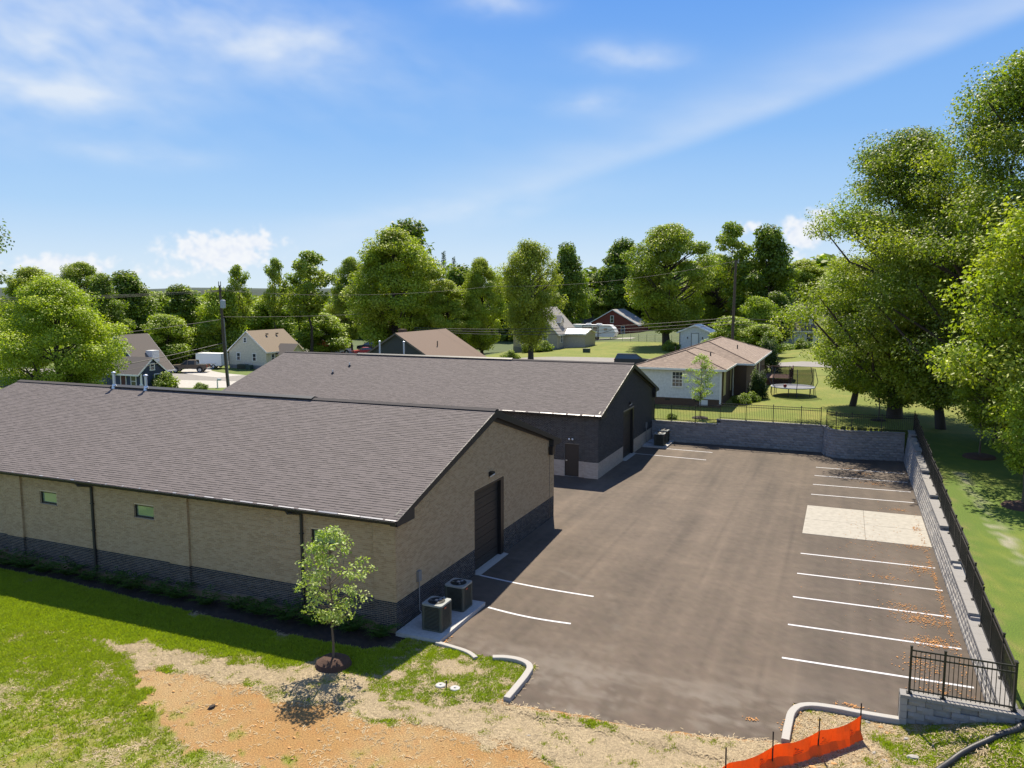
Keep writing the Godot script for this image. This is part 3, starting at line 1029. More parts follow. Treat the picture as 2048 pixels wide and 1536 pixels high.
func brick_building(called: String, label: String, x0: float, x1: float, zf: float, front_open: Array, door: Array, lower: int, upper: int, band: float, piers: Array, singly: int, seed_: int, mortar: Material) -> Node3D:
	var r := rnd(seed_)
	var zb := zf - 15.4
	var zm := (zf + zb) * 0.5
	var ye := 4.0
	var yr := 6.62
	var slope := (yr - ye) / (zf + 0.4 - zm)
	var yw := ye + 0.4 * slope - 0.14
	var o := thing(called, label, "building", Vector3((x0 + x1) * 0.5, 0, zm))
	# openings in face coordinates
	var fo := []
	for w in front_open:
		fo.append([w[0] - x1, w[1] - x1, w[2], w[3]])
	var go := [[zf - door[0], zf - door[1], 0.0, door[2]]]
	var fw: float = x0 - x1
	var flat := [Vector2(0, yw), Vector2(fw, yw)]
	var gable := [Vector2(0, yw), Vector2(7.7, yw + 7.7 * slope), Vector2(15.4, yw)]
	var b := MB.new()
	wall_face(b, Vector3(x1, 0, zf), Vector3.RIGHT, flat, fo, 0.14)
	wall_face(b, Vector3(x0, 0, zf), Vector3.FORWARD, gable, go, 0.22)
	wall_face(b, Vector3(x0, 0, zb), Vector3.LEFT, flat, [], 0.1)
	wall_face(b, Vector3(x1, 0, zb), Vector3.BACK, gable, [], 0.1)
	wpart("wall", b, mortar, o)
	var zone := func(y: float) -> int: return lower if y < band else upper
	var pieces := []
	brick_face(pieces, Vector3(x1, 0, zf), Vector3.RIGHT, flat, fo, 0.0, zone, r)
	brick_face(pieces, Vector3(x0, 0, zf), Vector3.FORWARD, gable, go, 0.0, zone, r)
	for p in piers:
		var pm := MB.new()
		pm.span(Vector3(p[0], 0, zf - 0.02), Vector3(p[1], yw - 0.02, zf + 0.095))
		wpart("pilaster", pm, mortar, o)
		brick_face(pieces, Vector3(p[0], 0, zf + 0.095), Vector3.RIGHT, [Vector2(0, yw - 0.03), Vector2(p[1] - p[0], yw - 0.03)], [], 0.0, zone, r)
		brick_face(pieces, Vector3(p[1], 0, zf + 0.095), Vector3.FORWARD, [Vector2(0, yw - 0.03), Vector2(0.095, yw - 0.03)], [], 0.0, zone, r)
	lay("brick", pieces, [TAN_BRICK, DARK_BRICK, PALE_BRICK], cube, o, singly, M.tinted_rough)
	# roof
	var roof := MB.new()
	var ov := 0.25
	roof.extrude([Vector3(x1 - ov, ye - 0.03, zf + 0.4), Vector3(x1 - ov, yr - 0.03, zm), Vector3(x1 - ov, yr - 0.16, zm), Vector3(x1 - ov, ye - 0.14, zf + 0.4)], Vector3(fw + 2 * ov, 0, 0))
	roof.extrude([Vector3(x1 - ov, yr - 0.03, zm), Vector3(x1 - ov, ye - 0.03, zb - 0.4), Vector3(x1 - ov, ye - 0.14, zb - 0.4), Vector3(x1 - ov, yr - 0.16, zm)], Vector3(fw + 2 * ov, 0, 0))
	var rp := wpart("roof", roof, M.roof_deck, o)
	rp.set_meta("label", "charcoal shingled gable roof")
	var sh := []
	var s := Vector3(0, yr - ye, zm - zf - 0.4)
	var len := s.length()
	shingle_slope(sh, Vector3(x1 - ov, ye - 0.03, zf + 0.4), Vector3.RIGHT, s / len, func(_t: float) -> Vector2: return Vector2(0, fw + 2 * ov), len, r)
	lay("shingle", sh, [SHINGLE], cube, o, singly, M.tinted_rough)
	# ridge
	var rv := MB.new()
	for side in [1.0, -1.0]:
		rv.box(Vector3((x0 + x1) * 0.5, yr - 0.02, zm + side * 0.11), Vector3(fw + 2 * ov, 0.02, 0.24), Basis(Vector3.RIGHT, side * 0.315))
	wpart("ridge_cap", rv, M.roof_deck, o)
	rv = MB.new()
	for side in [1.0, -1.0]:
		rv.box(Vector3(x1 + 7.0 + (fw - 16.0) * 0.5, yr + 0.02, zm + side * 0.12), Vector3(fw - 16.0, 0.05, 0.27), Basis(Vector3.RIGHT, side * 0.315))
	wpart("ridge_vent", rv, M.dark_trim, o)
	gutter_run(x1 - ov, x0 + ov, zf + 0.4, ye, o, r, 0.1 if singly > 0 else 0.55)
	# rake boards and boxed returns on both gables
	for gx in [x0 + ov, x1 - ov]:
		var sx: float = signf(gx - (x0 + x1) * 0.5)
		for side in [1.0, -1.0]:
			var ze: float = zm + side * (zf + 0.4 - zm)
			var f := MB.new()
			f.extrude([Vector3(gx - sx * 0.04, ye - 0.02, ze), Vector3(gx - sx * 0.04, yr - 0.02, zm), Vector3(gx - sx * 0.04, yr - 0.34, zm), Vector3(gx - sx * 0.04, ye - 0.2, ze)], Vector3(sx * 0.05, 0, 0))
			wpart("rake_board", f, M.dark_trim, o)
			f = MB.new()
			f.extrude([Vector3(gx - sx * 0.26, yw + 0.1, zm + side * 7.8), Vector3(gx - sx * 0.26, yr - 0.24, zm), Vector3(gx - sx * 0.26, yr - 0.5, zm), Vector3(gx - sx * 0.26, yw - 0.16, zm + side * 7.8)], Vector3(sx * 0.07, 0, 0))
			wpart("frieze_board", f, M.dark_trim, o)
			var d := 1.15
			f = MB.new()
			f.extrude([Vector3(gx + sx * 0.012, ye - 0.2, ze), Vector3(gx + sx * 0.012, ye - 0.2, ze - side * d), Vector3(gx + sx * 0.012, ye - 0.1 + d * slope, ze - side * d), Vector3(gx + sx * 0.012, ye - 0.05, ze)], Vector3(-sx * 0.27, 0, 0))
			wpart("eave_return", f, M.dark_trim, o)
			if side < 0:
				f = MB.new()
				f.span(Vector3(minf(gx, gx - sx * 0.2), ye - 0.62, ze + d - 0.25), Vector3(maxf(gx, gx - sx * 0.2), ye - 0.2, ze + d + 0.12))
				wpart("leader_head", f, M.black_metal, o)
				f = MB.new()
				f.span(Vector3(minf(x0, x0 + sx * 0.012), 0.02, ze + d - 0.12), Vector3(maxf(x0, x0 + sx * 0.012), ye - 0.6, ze + d - 0.07))
				if sx > 0:
					wpart("control_joint", f, M.black_metal, o)
	# sectional door on the gable
	var dm := MB.new()
	var dz0: float = door[0]
	var dz1: float = door[1]
	dm.span(Vector3(x0 - 0.26, 0.0, dz0 - 0.005), Vector3(x0 - 0.02, door[2], dz0 - 0.1))
	dm = MB.new()
	for e in [[dz0, dz0 - 0.07], [dz1 + 0.3, dz1]]:
		dm.span(Vector3(x0 - 0.3, 0, e[1]), Vector3(x0 - 0.004, door[2] - 0.002, e[0]))
	dm.span(Vector3(x0 - 0.3, door[2] - 0.1, dz1 + 0.3), Vector3(x0 - 0.006, door[2] - 0.002, dz0 - 0.07))
	wpart("door_jamb", dm, M.black_metal, o)
	var dp := Node3D.new()
	dp.name = "sectional_door"
	o.add_child(dp)
	var rows := 8
	for k in rows:
		var h0: float = 0.03 + (door[2] - 0.13) * k / rows
		var h1: float = 0.03 + (door[2] - 0.13) * (k + 1) / rows - 0.018
		var pb := MB.new()
		pb.span(Vector3(x0 - 0.22, h0, dz1 + 0.3), Vector3(x0 - 0.17, h1, dz0 - 0.07))
		pb.span(Vector3(x0 - 0.172, (h0 + h1) * 0.5 - 0.012, dz1 + 0.3), Vector3(x0 - 0.162, (h0 + h1) * 0.5 + 0.012, dz0 - 0.07))
		part("door_panel", pb.done(), M.door_charcoal, dp, -o.position)
	block("door_backing", Vector3(x0 - 0.28, 0.0, dz1 + 0.3), Vector3(x0 - 0.225, door[2] - 0.05, dz0 - 0.07), M.black_metal, o)
	var th := MB.new()
	th.extrude([Vector3(x0 - 0.16, 0.004, dz1), Vector3(x0 - 0.16, 0.04, dz1), Vector3(x0 + 0.02, 0.04, dz1), Vector3(x0 + 0.24, 0.012, dz1)], Vector3(0, 0, dz0 - dz1))
	wpart("threshold", th, M.kerb_concrete, o)
	# wall lamp over the door (unlit by day)
	var wl := MB.new()
	var zl: float = (dz0 + dz1) * 0.5 + 0.1
	wl.extrude([Vector3(x0 + 0.005, 3.78 + door[2] - 3.5, zl), Vector3(x0 + 0.005, 4.0 + door[2] - 3.5, zl), Vector3(x0 + 0.17, 4.0 + door[2] - 3.5, zl), Vector3(x0 + 0.2, 3.92 + door[2] - 3.5, zl)], Vector3(0, 0, -0.26))
	var lamp := wpart("wall_lamp", wl, M.black_metal, o)
	var le := MB.new()
	le.extrude([Vector3(x0 + 0.05, 3.81 + door[2] - 3.5, zl - 0.02), Vector3(x0 + 0.19, 3.905 + door[2] - 3.5, zl - 0.02), Vector3(x0 + 0.2, 3.88 + door[2] - 3.5, zl - 0.02), Vector3(x0 + 0.08, 3.77 + door[2] - 3.5, zl - 0.02)], Vector3(0, 0, -0.22))
	part("lens", le.done(), M.lens_white, lamp, Vector3.ZERO)
	return o

func strip_window(o: Node3D, x0: float, x1: float, y0: float, y1: float, z: float) -> void:
	var f := MB.new()
	var t := 0.06
	f.span(Vector3(x0, y0, z - 0.14), Vector3(x1, y0 + t, z - 0.06))
	f.span(Vector3(x0, y1 - t, z - 0.14), Vector3(x1, y1, z - 0.06))
	f.span(Vector3(x0, y0 + t, z - 0.14), Vector3(x0 + t, y1 - t, z - 0.06))
	f.span(Vector3(x1 - t, y0 + t, z - 0.14), Vector3(x1, y1 - t, z - 0.06))
	var w := wpart("window", f, M.black_metal, o)
	var g := MB.new()
	g.span(Vector3(x0 + t, y0 + t, z - 0.12), Vector3(x1 - t, y1 - t, z - 0.1))
	part("pane", g.done(), M.glazing, w, Vector3.ZERO)
	block("window_sill", Vector3(x0 - 0.02, y0 - 0.06, z - 0.05), Vector3(x1 + 0.02, y0 - 0.003, z + 0.03), tone(TAN_BRICK[1], M.tinted_rough), o)

func roof_flue(label: String, at: Vector3, h: float) -> void:
	var o := thing("roof_flue", label, "roof vent", at, 0, "metal flues on the workshop roofs")
	var b := MB.new()
	b.lathe(Vector3.ZERO, [[0.072, -0.15], [0.072, h]], 14)
	part("stack", b.done(), M.galvanised, o)
	b = MB.new()
	b.lathe(Vector3.ZERO, [[0.0, h + 0.01], [0.11, h + 0.02], [0.12, h + 0.05], [0.09, h + 0.09], [0.0, h + 0.12]], 14)
	part("rain_cap", b.done(), M.galvanised, o)
	b = MB.new()
	var tilt := Basis(Vector3.RIGHT, 0.315)
	b.box(Vector3(0, 0.02, 0.02), Vector3(0.42, 0.012, 0.7), tilt)
	b.lathe(Vector3(0, -0.08, 0), [[0.16, 0.0], [0.1, 0.28], [0.078, 0.32]], 14)
	part("flashing", b.done(), M.galvanised, o)

func condenser(label: String, at: Vector3, turn: float) -> Node3D:
	var o := thing("air_conditioner", label, "air conditioner", at, turn, "outdoor condenser units beside the workshops")
	var h := 0.92
	var ring := func(b: MB, y0: float, y1: float, w: float, r: float) -> void:
		var pts := []
		for q in 4:
			for k in 4:
				var t: float = PI / 2 * q + PI / 2 * k / 3.0
				var c := Vector3(cos(PI / 4 + PI / 2 * q), 0, sin(PI / 4 + PI / 2 * q)).sign() * (w - r)
				pts.append(c + Vector3(cos(t), 0, sin(t)) * r)
		pts.reverse()
		var lo := []
		for p in pts:
			lo.append(p + Vector3.UP * y0)
		b.extrude(lo, Vector3.UP * (y1 - y0))
	var b := MB.new()
	ring.call(b, 0.03, h - 0.06, 0.345, 0.05)
	part("coil", b.done(), M.ac_coil, o)
	for k in 17:
		var s := MB.new()
		ring.call(s, 0.09 + k * 0.046, 0.09 + k * 0.046 + 0.02, 0.375, 0.07)
		part("louver", s.done(), M.ac_green, o)
	b = MB.new()
	ring.call(b, 0.0, 0.07, 0.38, 0.07)
	part("base_pan", b.done(), M.ac_green, o)
	for sx in [-1, 1]:
		for sz in [-1, 1]:
			var c := MB.new()
			c.tube([Vector3(sx * 0.325, 0.03, sz * 0.325), Vector3(sx * 0.325, h - 0.05, sz * 0.325)], [0.062, 0.062], 10)
			part("corner_post", c.done(), M.ac_green, o)
	b = MB.new()
	ring.call(b, h - 0.06, h, 0.385, 0.075)
	var top := part("top_cover", b.done(), M.ac_top, o)
	b = MB.new()
	b.lathe(Vector3.ZERO, [[0.29, h + 0.001], [0.29, h + 0.012], [0.0, h + 0.012]], 28)
	part("fan_well", b.done(), M.ac_coil, top)
	b = MB.new()
	for k in 5:
		var rad := 0.06 + k * 0.05
		var path := []
		for i in 25:
			path.append(Vector3(cos(TAU * i / 24) * rad, h + 0.035 - rad * 0.03, sin(TAU * i / 24) * rad))
		var rr := []
		rr.resize(25)
		rr.fill(0.005)
		b.tube(path, rr, 4, false)
	for k in 8:
		var t := TAU * k / 8 + 0.3
		b.tube([Vector3(0, h + 0.04, 0), Vector3(cos(t) * 0.29, h + 0.02, sin(t) * 0.29)], [0.006, 0.006], 4)
	part("fan_guard", b.done(), M.black_metal, o)
	b = MB.new()
	b.lathe(Vector3.ZERO, [[0.055, h + 0.012], [0.055, h + 0.05], [0.0, h + 0.06]], 14)
	for k in 3:
		var t := TAU * k / 3 + 0.9
		b.box(Vector3(cos(t) * 0.13, h + 0.018, sin(t) * 0.13), Vector3(0.2, 0.006, 0.07), Basis(Vector3.UP, -t) * Basis(Vector3.RIGHT, 0.35))
	part("fan", b.done(), M.rim_metal, o)
	b = MB.new()
	b.box(Vector3(0.379, 0.78, 0.1), Vector3(0.012, 0.05, 0.13))
	part("badge", b.done(), M.ac_badge, o)
	b = MB.new()
	b.box(Vector3(-0.372, 0.68, 0.2), Vector3(0.014, 0.16, 0.16))
	b.box(Vector3(-0.372, 0.4, 0.2), Vector3(0.014, 0.2, 0.14))
	part("data_sticker", b.done(), M.sticker_white, o)
	return o

func wall_disconnect(label: String, at: Vector3) -> void:
	var o := thing("switch_box", label, "electrical box", at, 0, "electrical boxes on the gable walls")
	var b := MB.new()
	b.span(Vector3(0.0, -0.2, -0.1), Vector3(0.1, 0.18, 0.1))
	part("cabinet", b.done(), M.conduit_grey, o)
	b = MB.new()
	b.tube([Vector3(0.05, -0.2, 0), Vector3(0.05, -1.25, 0), Vector3(0.12, -1.32, 0.0), Vector3(0.5, -1.34, 0.05)], [0.022, 0.022, 0.022, 0.022], 8)
	part("conduit", b.done(), M.conduit_grey, o)

func make_buildings() -> void:
	var a := brick_building("brick_workshop", "tan brick workshop with dark brick base and charcoal shingle roof in foreground", -13.5, -42.3, -22.05,
		[[-30.83, -29.83, 2.68, 3.2], [-25.46, -24.42, 2.68, 3.2], [-17.0, -15.96, 2.68, 3.2]], [-28.02, -31.0, 3.5], 1, 0, 1.05, [[-14.36, -13.5], [-23.6, -22.62], [-32.9, -31.9], [-42.3, -41.4]], 300, 51, M.mortar_tan)
	for w in [[-30.83, -29.83], [-25.46, -24.42], [-17.0, -15.96]]:
		strip_window(a, w[0], w[1], 2.68, 3.2, -22.05)
	leader(-27.7, -22.05, 4.0, a)
	leader(-17.36, -22.05, 4.0, a)
	# exposed, mud-stained footing along the front
	var r := rnd(77)
	var x := -42.3
	while x < -13.7:
		var e := minf(x + r.randf_range(0.7, 1.6), -13.5)
		var h := 0.16 + 0.2 * absf(noise.get_noise_2d(x * 12.0, 5.0)) * 2.0
		block("footing", Vector3(x, 0, -22.05), Vector3(e, h, -21.925 + r.randf() * 0.02), M.foundation_stain, a)
		x = e
	var c := brick_building("brick_workshop", "dark charcoal brick workshop with pale brick base behind the tan one", -13.75, -43.4, -46.3,
		[[-15.97, -15.03, 0.0, 2.08]], [-52.15, -55.1, 3.4], 2, 1, 0.95, [[-14.65, -13.75]], 0, 52, M.mortar_light)
	block("entrance_door", Vector3(-15.97, 0.02, -46.42), Vector3(-15.03, 2.08, -46.36), M.door_brown, c)
	block("door_handle", Vector3(-15.9, 0.98, -46.36), Vector3(-15.8, 1.04, -46.3), M.galvanised, c)
	var l := MB.new()
	l.span(Vector3(-15.62, 2.42, -46.3), Vector3(-15.42, 2.5, -46.2))
	var fl := wpart("flood_lamp", l, M.black_metal, c)
	for s in [-0.11, 0.11]:
		var q := MB.new()
		q.lathe(Vector3(-15.52 + s, 2.4, -46.16), [[0.0, -0.05], [0.05, -0.05], [0.06, 0.04], [0.0, 0.06]], 10, Basis(Vector3.RIGHT, 0.9))
		part("lens", q.done(), M.lens_white, fl, Vector3.ZERO)
	leader(-20.1, -46.3, 4.0, c)
	# roof flues and plumbing pipes
	roof_flue("galvanised flue on the near roof ridge, left one of the pair", Vector3(-35.1, 6.5, -29.6), 0.78)
	roof_flue("galvanised flue on the near roof ridge, right one of the pair", Vector3(-32.85, 6.5, -29.6), 0.72)
	roof_flue("galvanised flue behind the far roof ridge, left one of the pair", Vector3(-36.0, 6.1, -56.6), 1.35)
	roof_flue("galvanised flue behind the far roof ridge, right one of the pair", Vector3(-33.3, 6.2, -56.0), 1.3)
	for p in [[-36.2, -50.2, "stubby plumbing pipe low on the far workshop roof"], [-35.6, -51.6, "stubby plumbing pipe higher up on the far workshop roof"]]:
		var o := thing("vent_pipe", p[2], "vent pipe", Vector3(p[0], 4.0 + (-45.9 - p[1]) * 0.3235, p[1]), 0, "plumbing pipes on the far roof")
		var b := MB.new()
		b.tube([Vector3(0, -0.1, 0), Vector3(0, 0.26, 0)], [0.05, 0.05], 10)
		part("pipe", b.done(), M.galvanised, o)
		b = MB.new()
		b.lathe(Vector3.ZERO, [[0.14, -0.03], [0.09, 0.05], [0.055, 0.1]], 12)
		part("boot", b.done(), M.pipe_black, o)
	# condensers on their slabs
	var s1 := thing("condenser_slab", "pale concrete slab under the near pair of condensers", "concrete slab", Vector3(-12.6, 0, -23.6))
	block("slab", Vector3(-13.44, -0.05, -25.32), Vector3(-11.77, 0.13, -21.78), M.slab_concrete, s1)
	var s2 := thing("condenser_slab", "pale concrete slab under the far pair of condensers", "concrete slab", Vector3(-12.7, 0, -58.9))
	block("slab", Vector3(-13.7, -0.05, -60.5), Vector3(-11.9, 0.12, -57.6), M.slab_concrete, s2)
	condenser("dark louvered condenser nearest the camera at the tan workshop", Vector3(-12.36, 0.13, -22.68), 0.0)
	condenser("dark louvered condenser second along the tan workshop's gable wall", Vector3(-12.46, 0.13, -24.52), 0.0)
	condenser("dark condenser by the dark workshop, the nearer of that pair", Vector3(-12.5, 0.12, -58.2), 0.0)
	condenser("dark condenser by the dark workshop, the one beside the retaining wall", Vector3(-12.55, 0.12, -59.7), 0.0)
	wall_disconnect("grey switch box on the tan gable wall above the nearest condenser", Vector3(-13.49, 1.55, -23.4))
	wall_disconnect("grey switch box on the dark gable wall by the far condensers", Vector3(-13.74, 1.5, -58.8))

# ---------------------------------------------------------------- retaining walls and fences
func split_block(seed_: int) -> ArrayMesh:   # a unit block whose +z face is rough split stone
	var r := rnd(seed_)
	var b := MB.new()
	var g := []
	for j in 3:
		var row := []
		for i in 4:
			var edge := i == 0 or i == 3 or j != 1
			row.append(Vector3(-0.5 + i / 3.0 + (0.0 if i == 0 or i == 3 else r.randf_range(-0.08, 0.08)), -0.5 + j / 2.0, 0.38 if edge else r.randf_range(0.41, 0.5)))
		g.append(row)
	for j in 2:
		for i in 3:
			b.quad(g[j][i], g[j][i + 1], g[j + 1][i + 1], g[j + 1][i])
	b.quad(Vector3(-0.5, 0.5, 0.38), Vector3(0.5, 0.5, 0.38), Vector3(0.5, 0.5, -0.5), Vector3(-0.5, 0.5, -0.5))
	b.quad(Vector3(0.5, -0.5, 0.38), Vector3(0.5, -0.5, -0.5), Vector3(0.5, 0.5, -0.5), Vector3(0.5, 0.5, 0.38))
	b.quad(Vector3(-0.5, -0.5, -0.5), Vector3(-0.5, -0.5, 0.38), Vector3(-0.5, 0.5, 0.38), Vector3(-0.5, 0.5, -0.5))
	return b.done()

# path: base points seen from the open side left to right; tops: height at each point; batter leans back
func block_wall(o: Node3D, path: Array, tops: Callable, r: RandomNumberGenerator, meshes: Array, budget: int, len: float, batter: float, cap_depth: float, skip := 0.0) -> void:
	var ch := 0.19
	var pieces := []
	var caps := []
	var backing := MB.new()
	for i in path.size() - 1:
		var a: Vector3 = path[i]
		var c: Vector3 = path[i + 1]
		var u := (c - a).normalized()
		var w := (c - a).length()
		var nrm := u.cross(Vector3.UP)
		var n := maxi(1, int(round(w / len)))
		var bl := w / n
		var k := 0
		while k < 16:
			var y := k * ch
			var x := -bl * 0.5 if k % 2 else 0.0
			while x < w - 0.02:
				var p := maxf(x, 0.0)
				var q := minf(x + bl, w)
				x += bl
				if q - p < 0.05:
					continue
				var mid := a + u * (p + q) * 0.5
				if y + ch > tops.call(mid) + 0.03:
					continue
				var back := -nrm * (0.15 + batter * (y + ch * 0.5)) - nrm * (r.randf() * 0.012)
				if skip > 0 and r.randf() < skip:
					back -= nrm * 0.06
				pieces.append([Transform3D(Basis(u * (q - p - 0.008), Vector3.UP * (ch - 0.008), nrm * 0.3), mid + Vector3.UP * (y + ch * 0.5) + back), 0, r.randi() % 5, r.randi() % meshes.size()])
			k += 1
		var x := 0.0
		while x < w - 0.02:
			var q := minf(x + 0.62, w)
			var mid := a + u * (x + q) * 0.5
			var t: float = floorf((tops.call(mid) + 0.03) / ch) * ch
			caps.append([Transform3D(Basis(u * (q - x - 0.006), Vector3.UP * 0.085, nrm * cap_depth), mid + Vector3.UP * (t + 0.045) - nrm * (batter * t + cap_depth * 0.5 - 0.03))])
			var bk := a + u * (x + q) * 0.5 - nrm * (0.32 + batter * t * 0.5)
			backing.box(bk + Vector3.UP * t * 0.5, Vector3(0, 0, 0) + Vector3(q - x, t - 0.01, 0.22), Basis(u, Vector3.UP, nrm))
			x = q
	wpart("wall_core", backing, tone(Color(0.12, 0.115, 0.11), M.tinted_rough), o)
	var order := []
	for i in pieces.size():
		order.append(Vector2(pieces[i][0].origin.distance_squared_to(EYE), i))
	order.sort()
	var where := []
	var tint := []
	for k in order.size():
		var p: Array = pieces[int(order[k].y)]
		var t: Transform3D = p[0]
		t.origin -= o.position
		if k < budget:
			var e := part("wall_block", meshes[p[3]], tone(BLOCKS[p[2]], M.tinted_rough), o)
			e.transform = t
		else:
			where.append(t)
			tint.append(BLOCKS[p[2]])
	if where.size():
		scatter("blockwork", meshes[0], M.tinted_rough, where, tint, o)
	for t in caps:
		var e := part("cap_block", cube, M.cap_stone, o)
		e.transform = Transform3D(t[0].basis, t[0].origin - o.position)

func fence_run(o: Node3D, posts: Array, height: float, picket_w: float, spacing: float, budget: int) -> int:
	var made := 0
	var where := []
	var boxed := func(called: String, p: Vector3, s: Vector3, b: Basis) -> void:
		var e := part(called, cube, M.black_metal, o)
		e.transform = Transform3D(b * Basis.from_scale(s), p - o.position)
	for i in posts.size():
		var p: Vector3 = posts[i]
		boxed.call("post", p + Vector3.UP * (height * 0.5 + 0.03), Vector3(0.055, height + 0.06, 0.055), Basis())
		boxed.call("post_cap", p + Vector3.UP * (height + 0.075), Vector3(0.07, 0.03, 0.07), Basis())
		boxed.call("base_plate", p + Vector3.UP * 0.012, Vector3(0.14, 0.025, 0.14), Basis())
		if i == posts.size() - 1:
			break
		var q: Vector3 = posts[i + 1]
		var up := maxf(0.0, q.y - p.y)
		var d := Vector3(q.x - p.x, 0, q.z - p.z)
		var w := d.length()
		var u := d / w
		var bs := Basis(u, Vector3.UP, u.cross(Vector3.UP))
		var slope: float = (q.y - p.y) if absf(q.y - p.y) < 0.12 else 0.0
		var y0: float = p.y if slope != 0.0 else maxf(p.y, q.y)
		var along := Vector3(d.x, slope, d.z)
		var rb := Basis(along.normalized(), Vector3.UP, u.cross(Vector3.UP))
		var base := Vector3(p.x, y0, p.z)
		for h in [0.1, height - 0.2, height - 0.03]:
			boxed.call("rail", base + along * 0.5 + Vector3.UP * h, Vector3(along.length(), 0.038, 0.03), rb)
		var n := int(w / spacing)
		for k in range(1, n):
			var at := base + along * (float(k) / n) + Vector3.UP * (height * 0.5 + 0.01)
			if made < budget:
				boxed.call("picket", at, Vector3(picket_w, height - 0.06, picket_w), bs)
			else:
				where.append(Transform3D(bs * Basis.from_scale(Vector3(picket_w, height - 0.06, picket_w)), at - o.position))
			made += 1
	if where.size():
		scatter("picket_row", cube, M.black_metal, where, [], o)
	return made

func make_walls() -> void:
	var r := rnd(5)
	var meshes := [split_block(1), split_block(2), split_block(3)]
	# long wall on the right of the lot, stepping up as it goes away
	var o := thing("retaining_wall", "long stepped grey block retaining wall along the right side of the lot", "retaining wall", Vector3(4.2, 0, -41.0))
	block_wall(o, [Vector3(4.02, 0, -59.6), Vector3(4.02, 0, -22.62)], func(p: Vector3) -> float: return wall_top(p.z), r, meshes, 300, 0.45, 0.12, 0.42)
	# far wall: low part by the dark workshop, then a taller bulge
	o = thing("retaining_wall", "grey block retaining wall across the far end of the lot", "retaining wall", Vector3(-7.5, 0, -60.7))
	block_wall(o, [Vector3(-13.7, 0, -60.55), Vector3(-0.9, 0, -60.55)], func(p: Vector3) -> float: return 1.66 if p.x < -8.45 else 1.88, r, meshes, 300, 0.45, 0.03, 0.34)
	o = thing("retaining_wall", "bowed grey block retaining wall in the lot's far right corner", "retaining wall", Vector3(1.5, 0, -59.6))
	block_wall(o, [Vector3(-1.25, 0, -60.6), Vector3(-1.2, 0, -60.0), Vector3(-0.95, 0, -59.3), Vector3(-0.4, 0, -58.85), Vector3(0.5, 0, -58.75), Vector3(4.1, 0, -59.4)], func(_p: Vector3) -> float: return 1.9, r, meshes, 300, 0.45, 0.06, 0.34)
	# short return beside the entrance
	o = thing("retaining_wall", "short grey block return wall at the near right end of the lot", "retaining wall", Vector3(3.2, 0, -22.5))
	block_wall(o, [Vector3(1.76, 0, -22.25), Vector3(4.6, 0, -22.25)], func(_p: Vector3) -> float: return 0.76, r, meshes, 300, 0.42, 0.02, 0.36, 0.22)
	var side := MB.new()
	for k in 4:
		side.box(Vector3(1.85, 0.095 + k * 0.19, -22.42), Vector3(0.18, 0.18, 0.3))
	wpart("end_block", side, tone(BLOCKS[2], M.tinted_rough), o)
	# fences on the walls
	var f := thing("metal_fence", "black picket fence on the short return wall by the entrance", "fence", Vector3(3.2, 0.85, -22.42))
	fence_run(f, [Vector3(1.98, 0.85, -22.42), Vector3(2.77, 0.85, -22.42), Vector3(4.36, 0.85, -22.42)], 1.22, 0.017, 0.1, 300)
	f = thing("metal_fence", "long black picket fence on top of the right retaining wall", "fence", Vector3(4.5, 0.9, -41.0))
	var posts := []
	var n := 20
	for i in n + 1:
		var z := lerpf(-22.42, -59.9, float(i) / n)
		posts.append(Vector3(4.36 + 0.28 * float(i) / n, floorf((wall_top(z) + 0.03) / 0.19) * 0.19 + 0.09, z))
	posts.pop_front()
	posts.push_front(Vector3(4.36, 0.85, -22.5))
	fence_run(f, posts, 1.22, 0.017, 0.115, 300)
	f = thing("metal_fence", "black picket fence on the far retaining wall before the white house", "fence", Vector3(-7.0, 1.8, -60.85))
	fence_run(f, [Vector3(-13.55, 1.61, -60.8), Vector3(-12.2, 1.61, -60.8), Vector3(-10.35, 1.61, -60.8), Vector3(-8.5, 1.8, -60.8), Vector3(-6.6, 1.99, -60.8), Vector3(-4.65, 1.99, -60.8), Vector3(-2.7, 1.99, -60.8), Vector3(-1.35, 1.99, -60.8)], 1.22, 0.017, 0.115, 300)
	f = thing("metal_fence", "black picket fence on the bowed wall in the far right corner", "fence", Vector3(1.8, 2.0, -59.7))
	fence_run(f, [Vector3(-0.95, 2.0, -60.1), Vector3(-0.3, 2.0, -59.3), Vector3(0.7, 2.0, -59.15), Vector3(2.6, 2.0, -59.45), Vector3(4.6, 2.0, -59.75)], 1.15, 0.017, 0.115, 300)

# ---------------------------------------------------------------- trees and plants
const LIME := [Color(0.356, 0.437, 0.031), Color(0.440, 0.510, 0.046), Color(0.272, 0.364, 0.031)]
const MID := [Color(0.247, 0.335, 0.034), Color(0.339, 0.419, 0.038), Color(0.186, 0.263, 0.028)]
const DEEP := [Color(0.117, 0.180, 0.022), Color(0.169, 0.233, 0.026), Color(0.091, 0.137, 0.019)]
const OLIVE := [Color(0.337, 0.374, 0.040), Color(0.421, 0.454, 0.054), Color(0.252, 0.306, 0.036)]
const GREYGREEN := [Color(0.150, 0.195, 0.075), Color(0.210, 0.255, 0.120), Color(0.105, 0.150, 0.053)]
const PINE := [Color(0.042, 0.077, 0.028), Color(0.056, 0.098, 0.035), Color(0.035, 0.063, 0.025)]

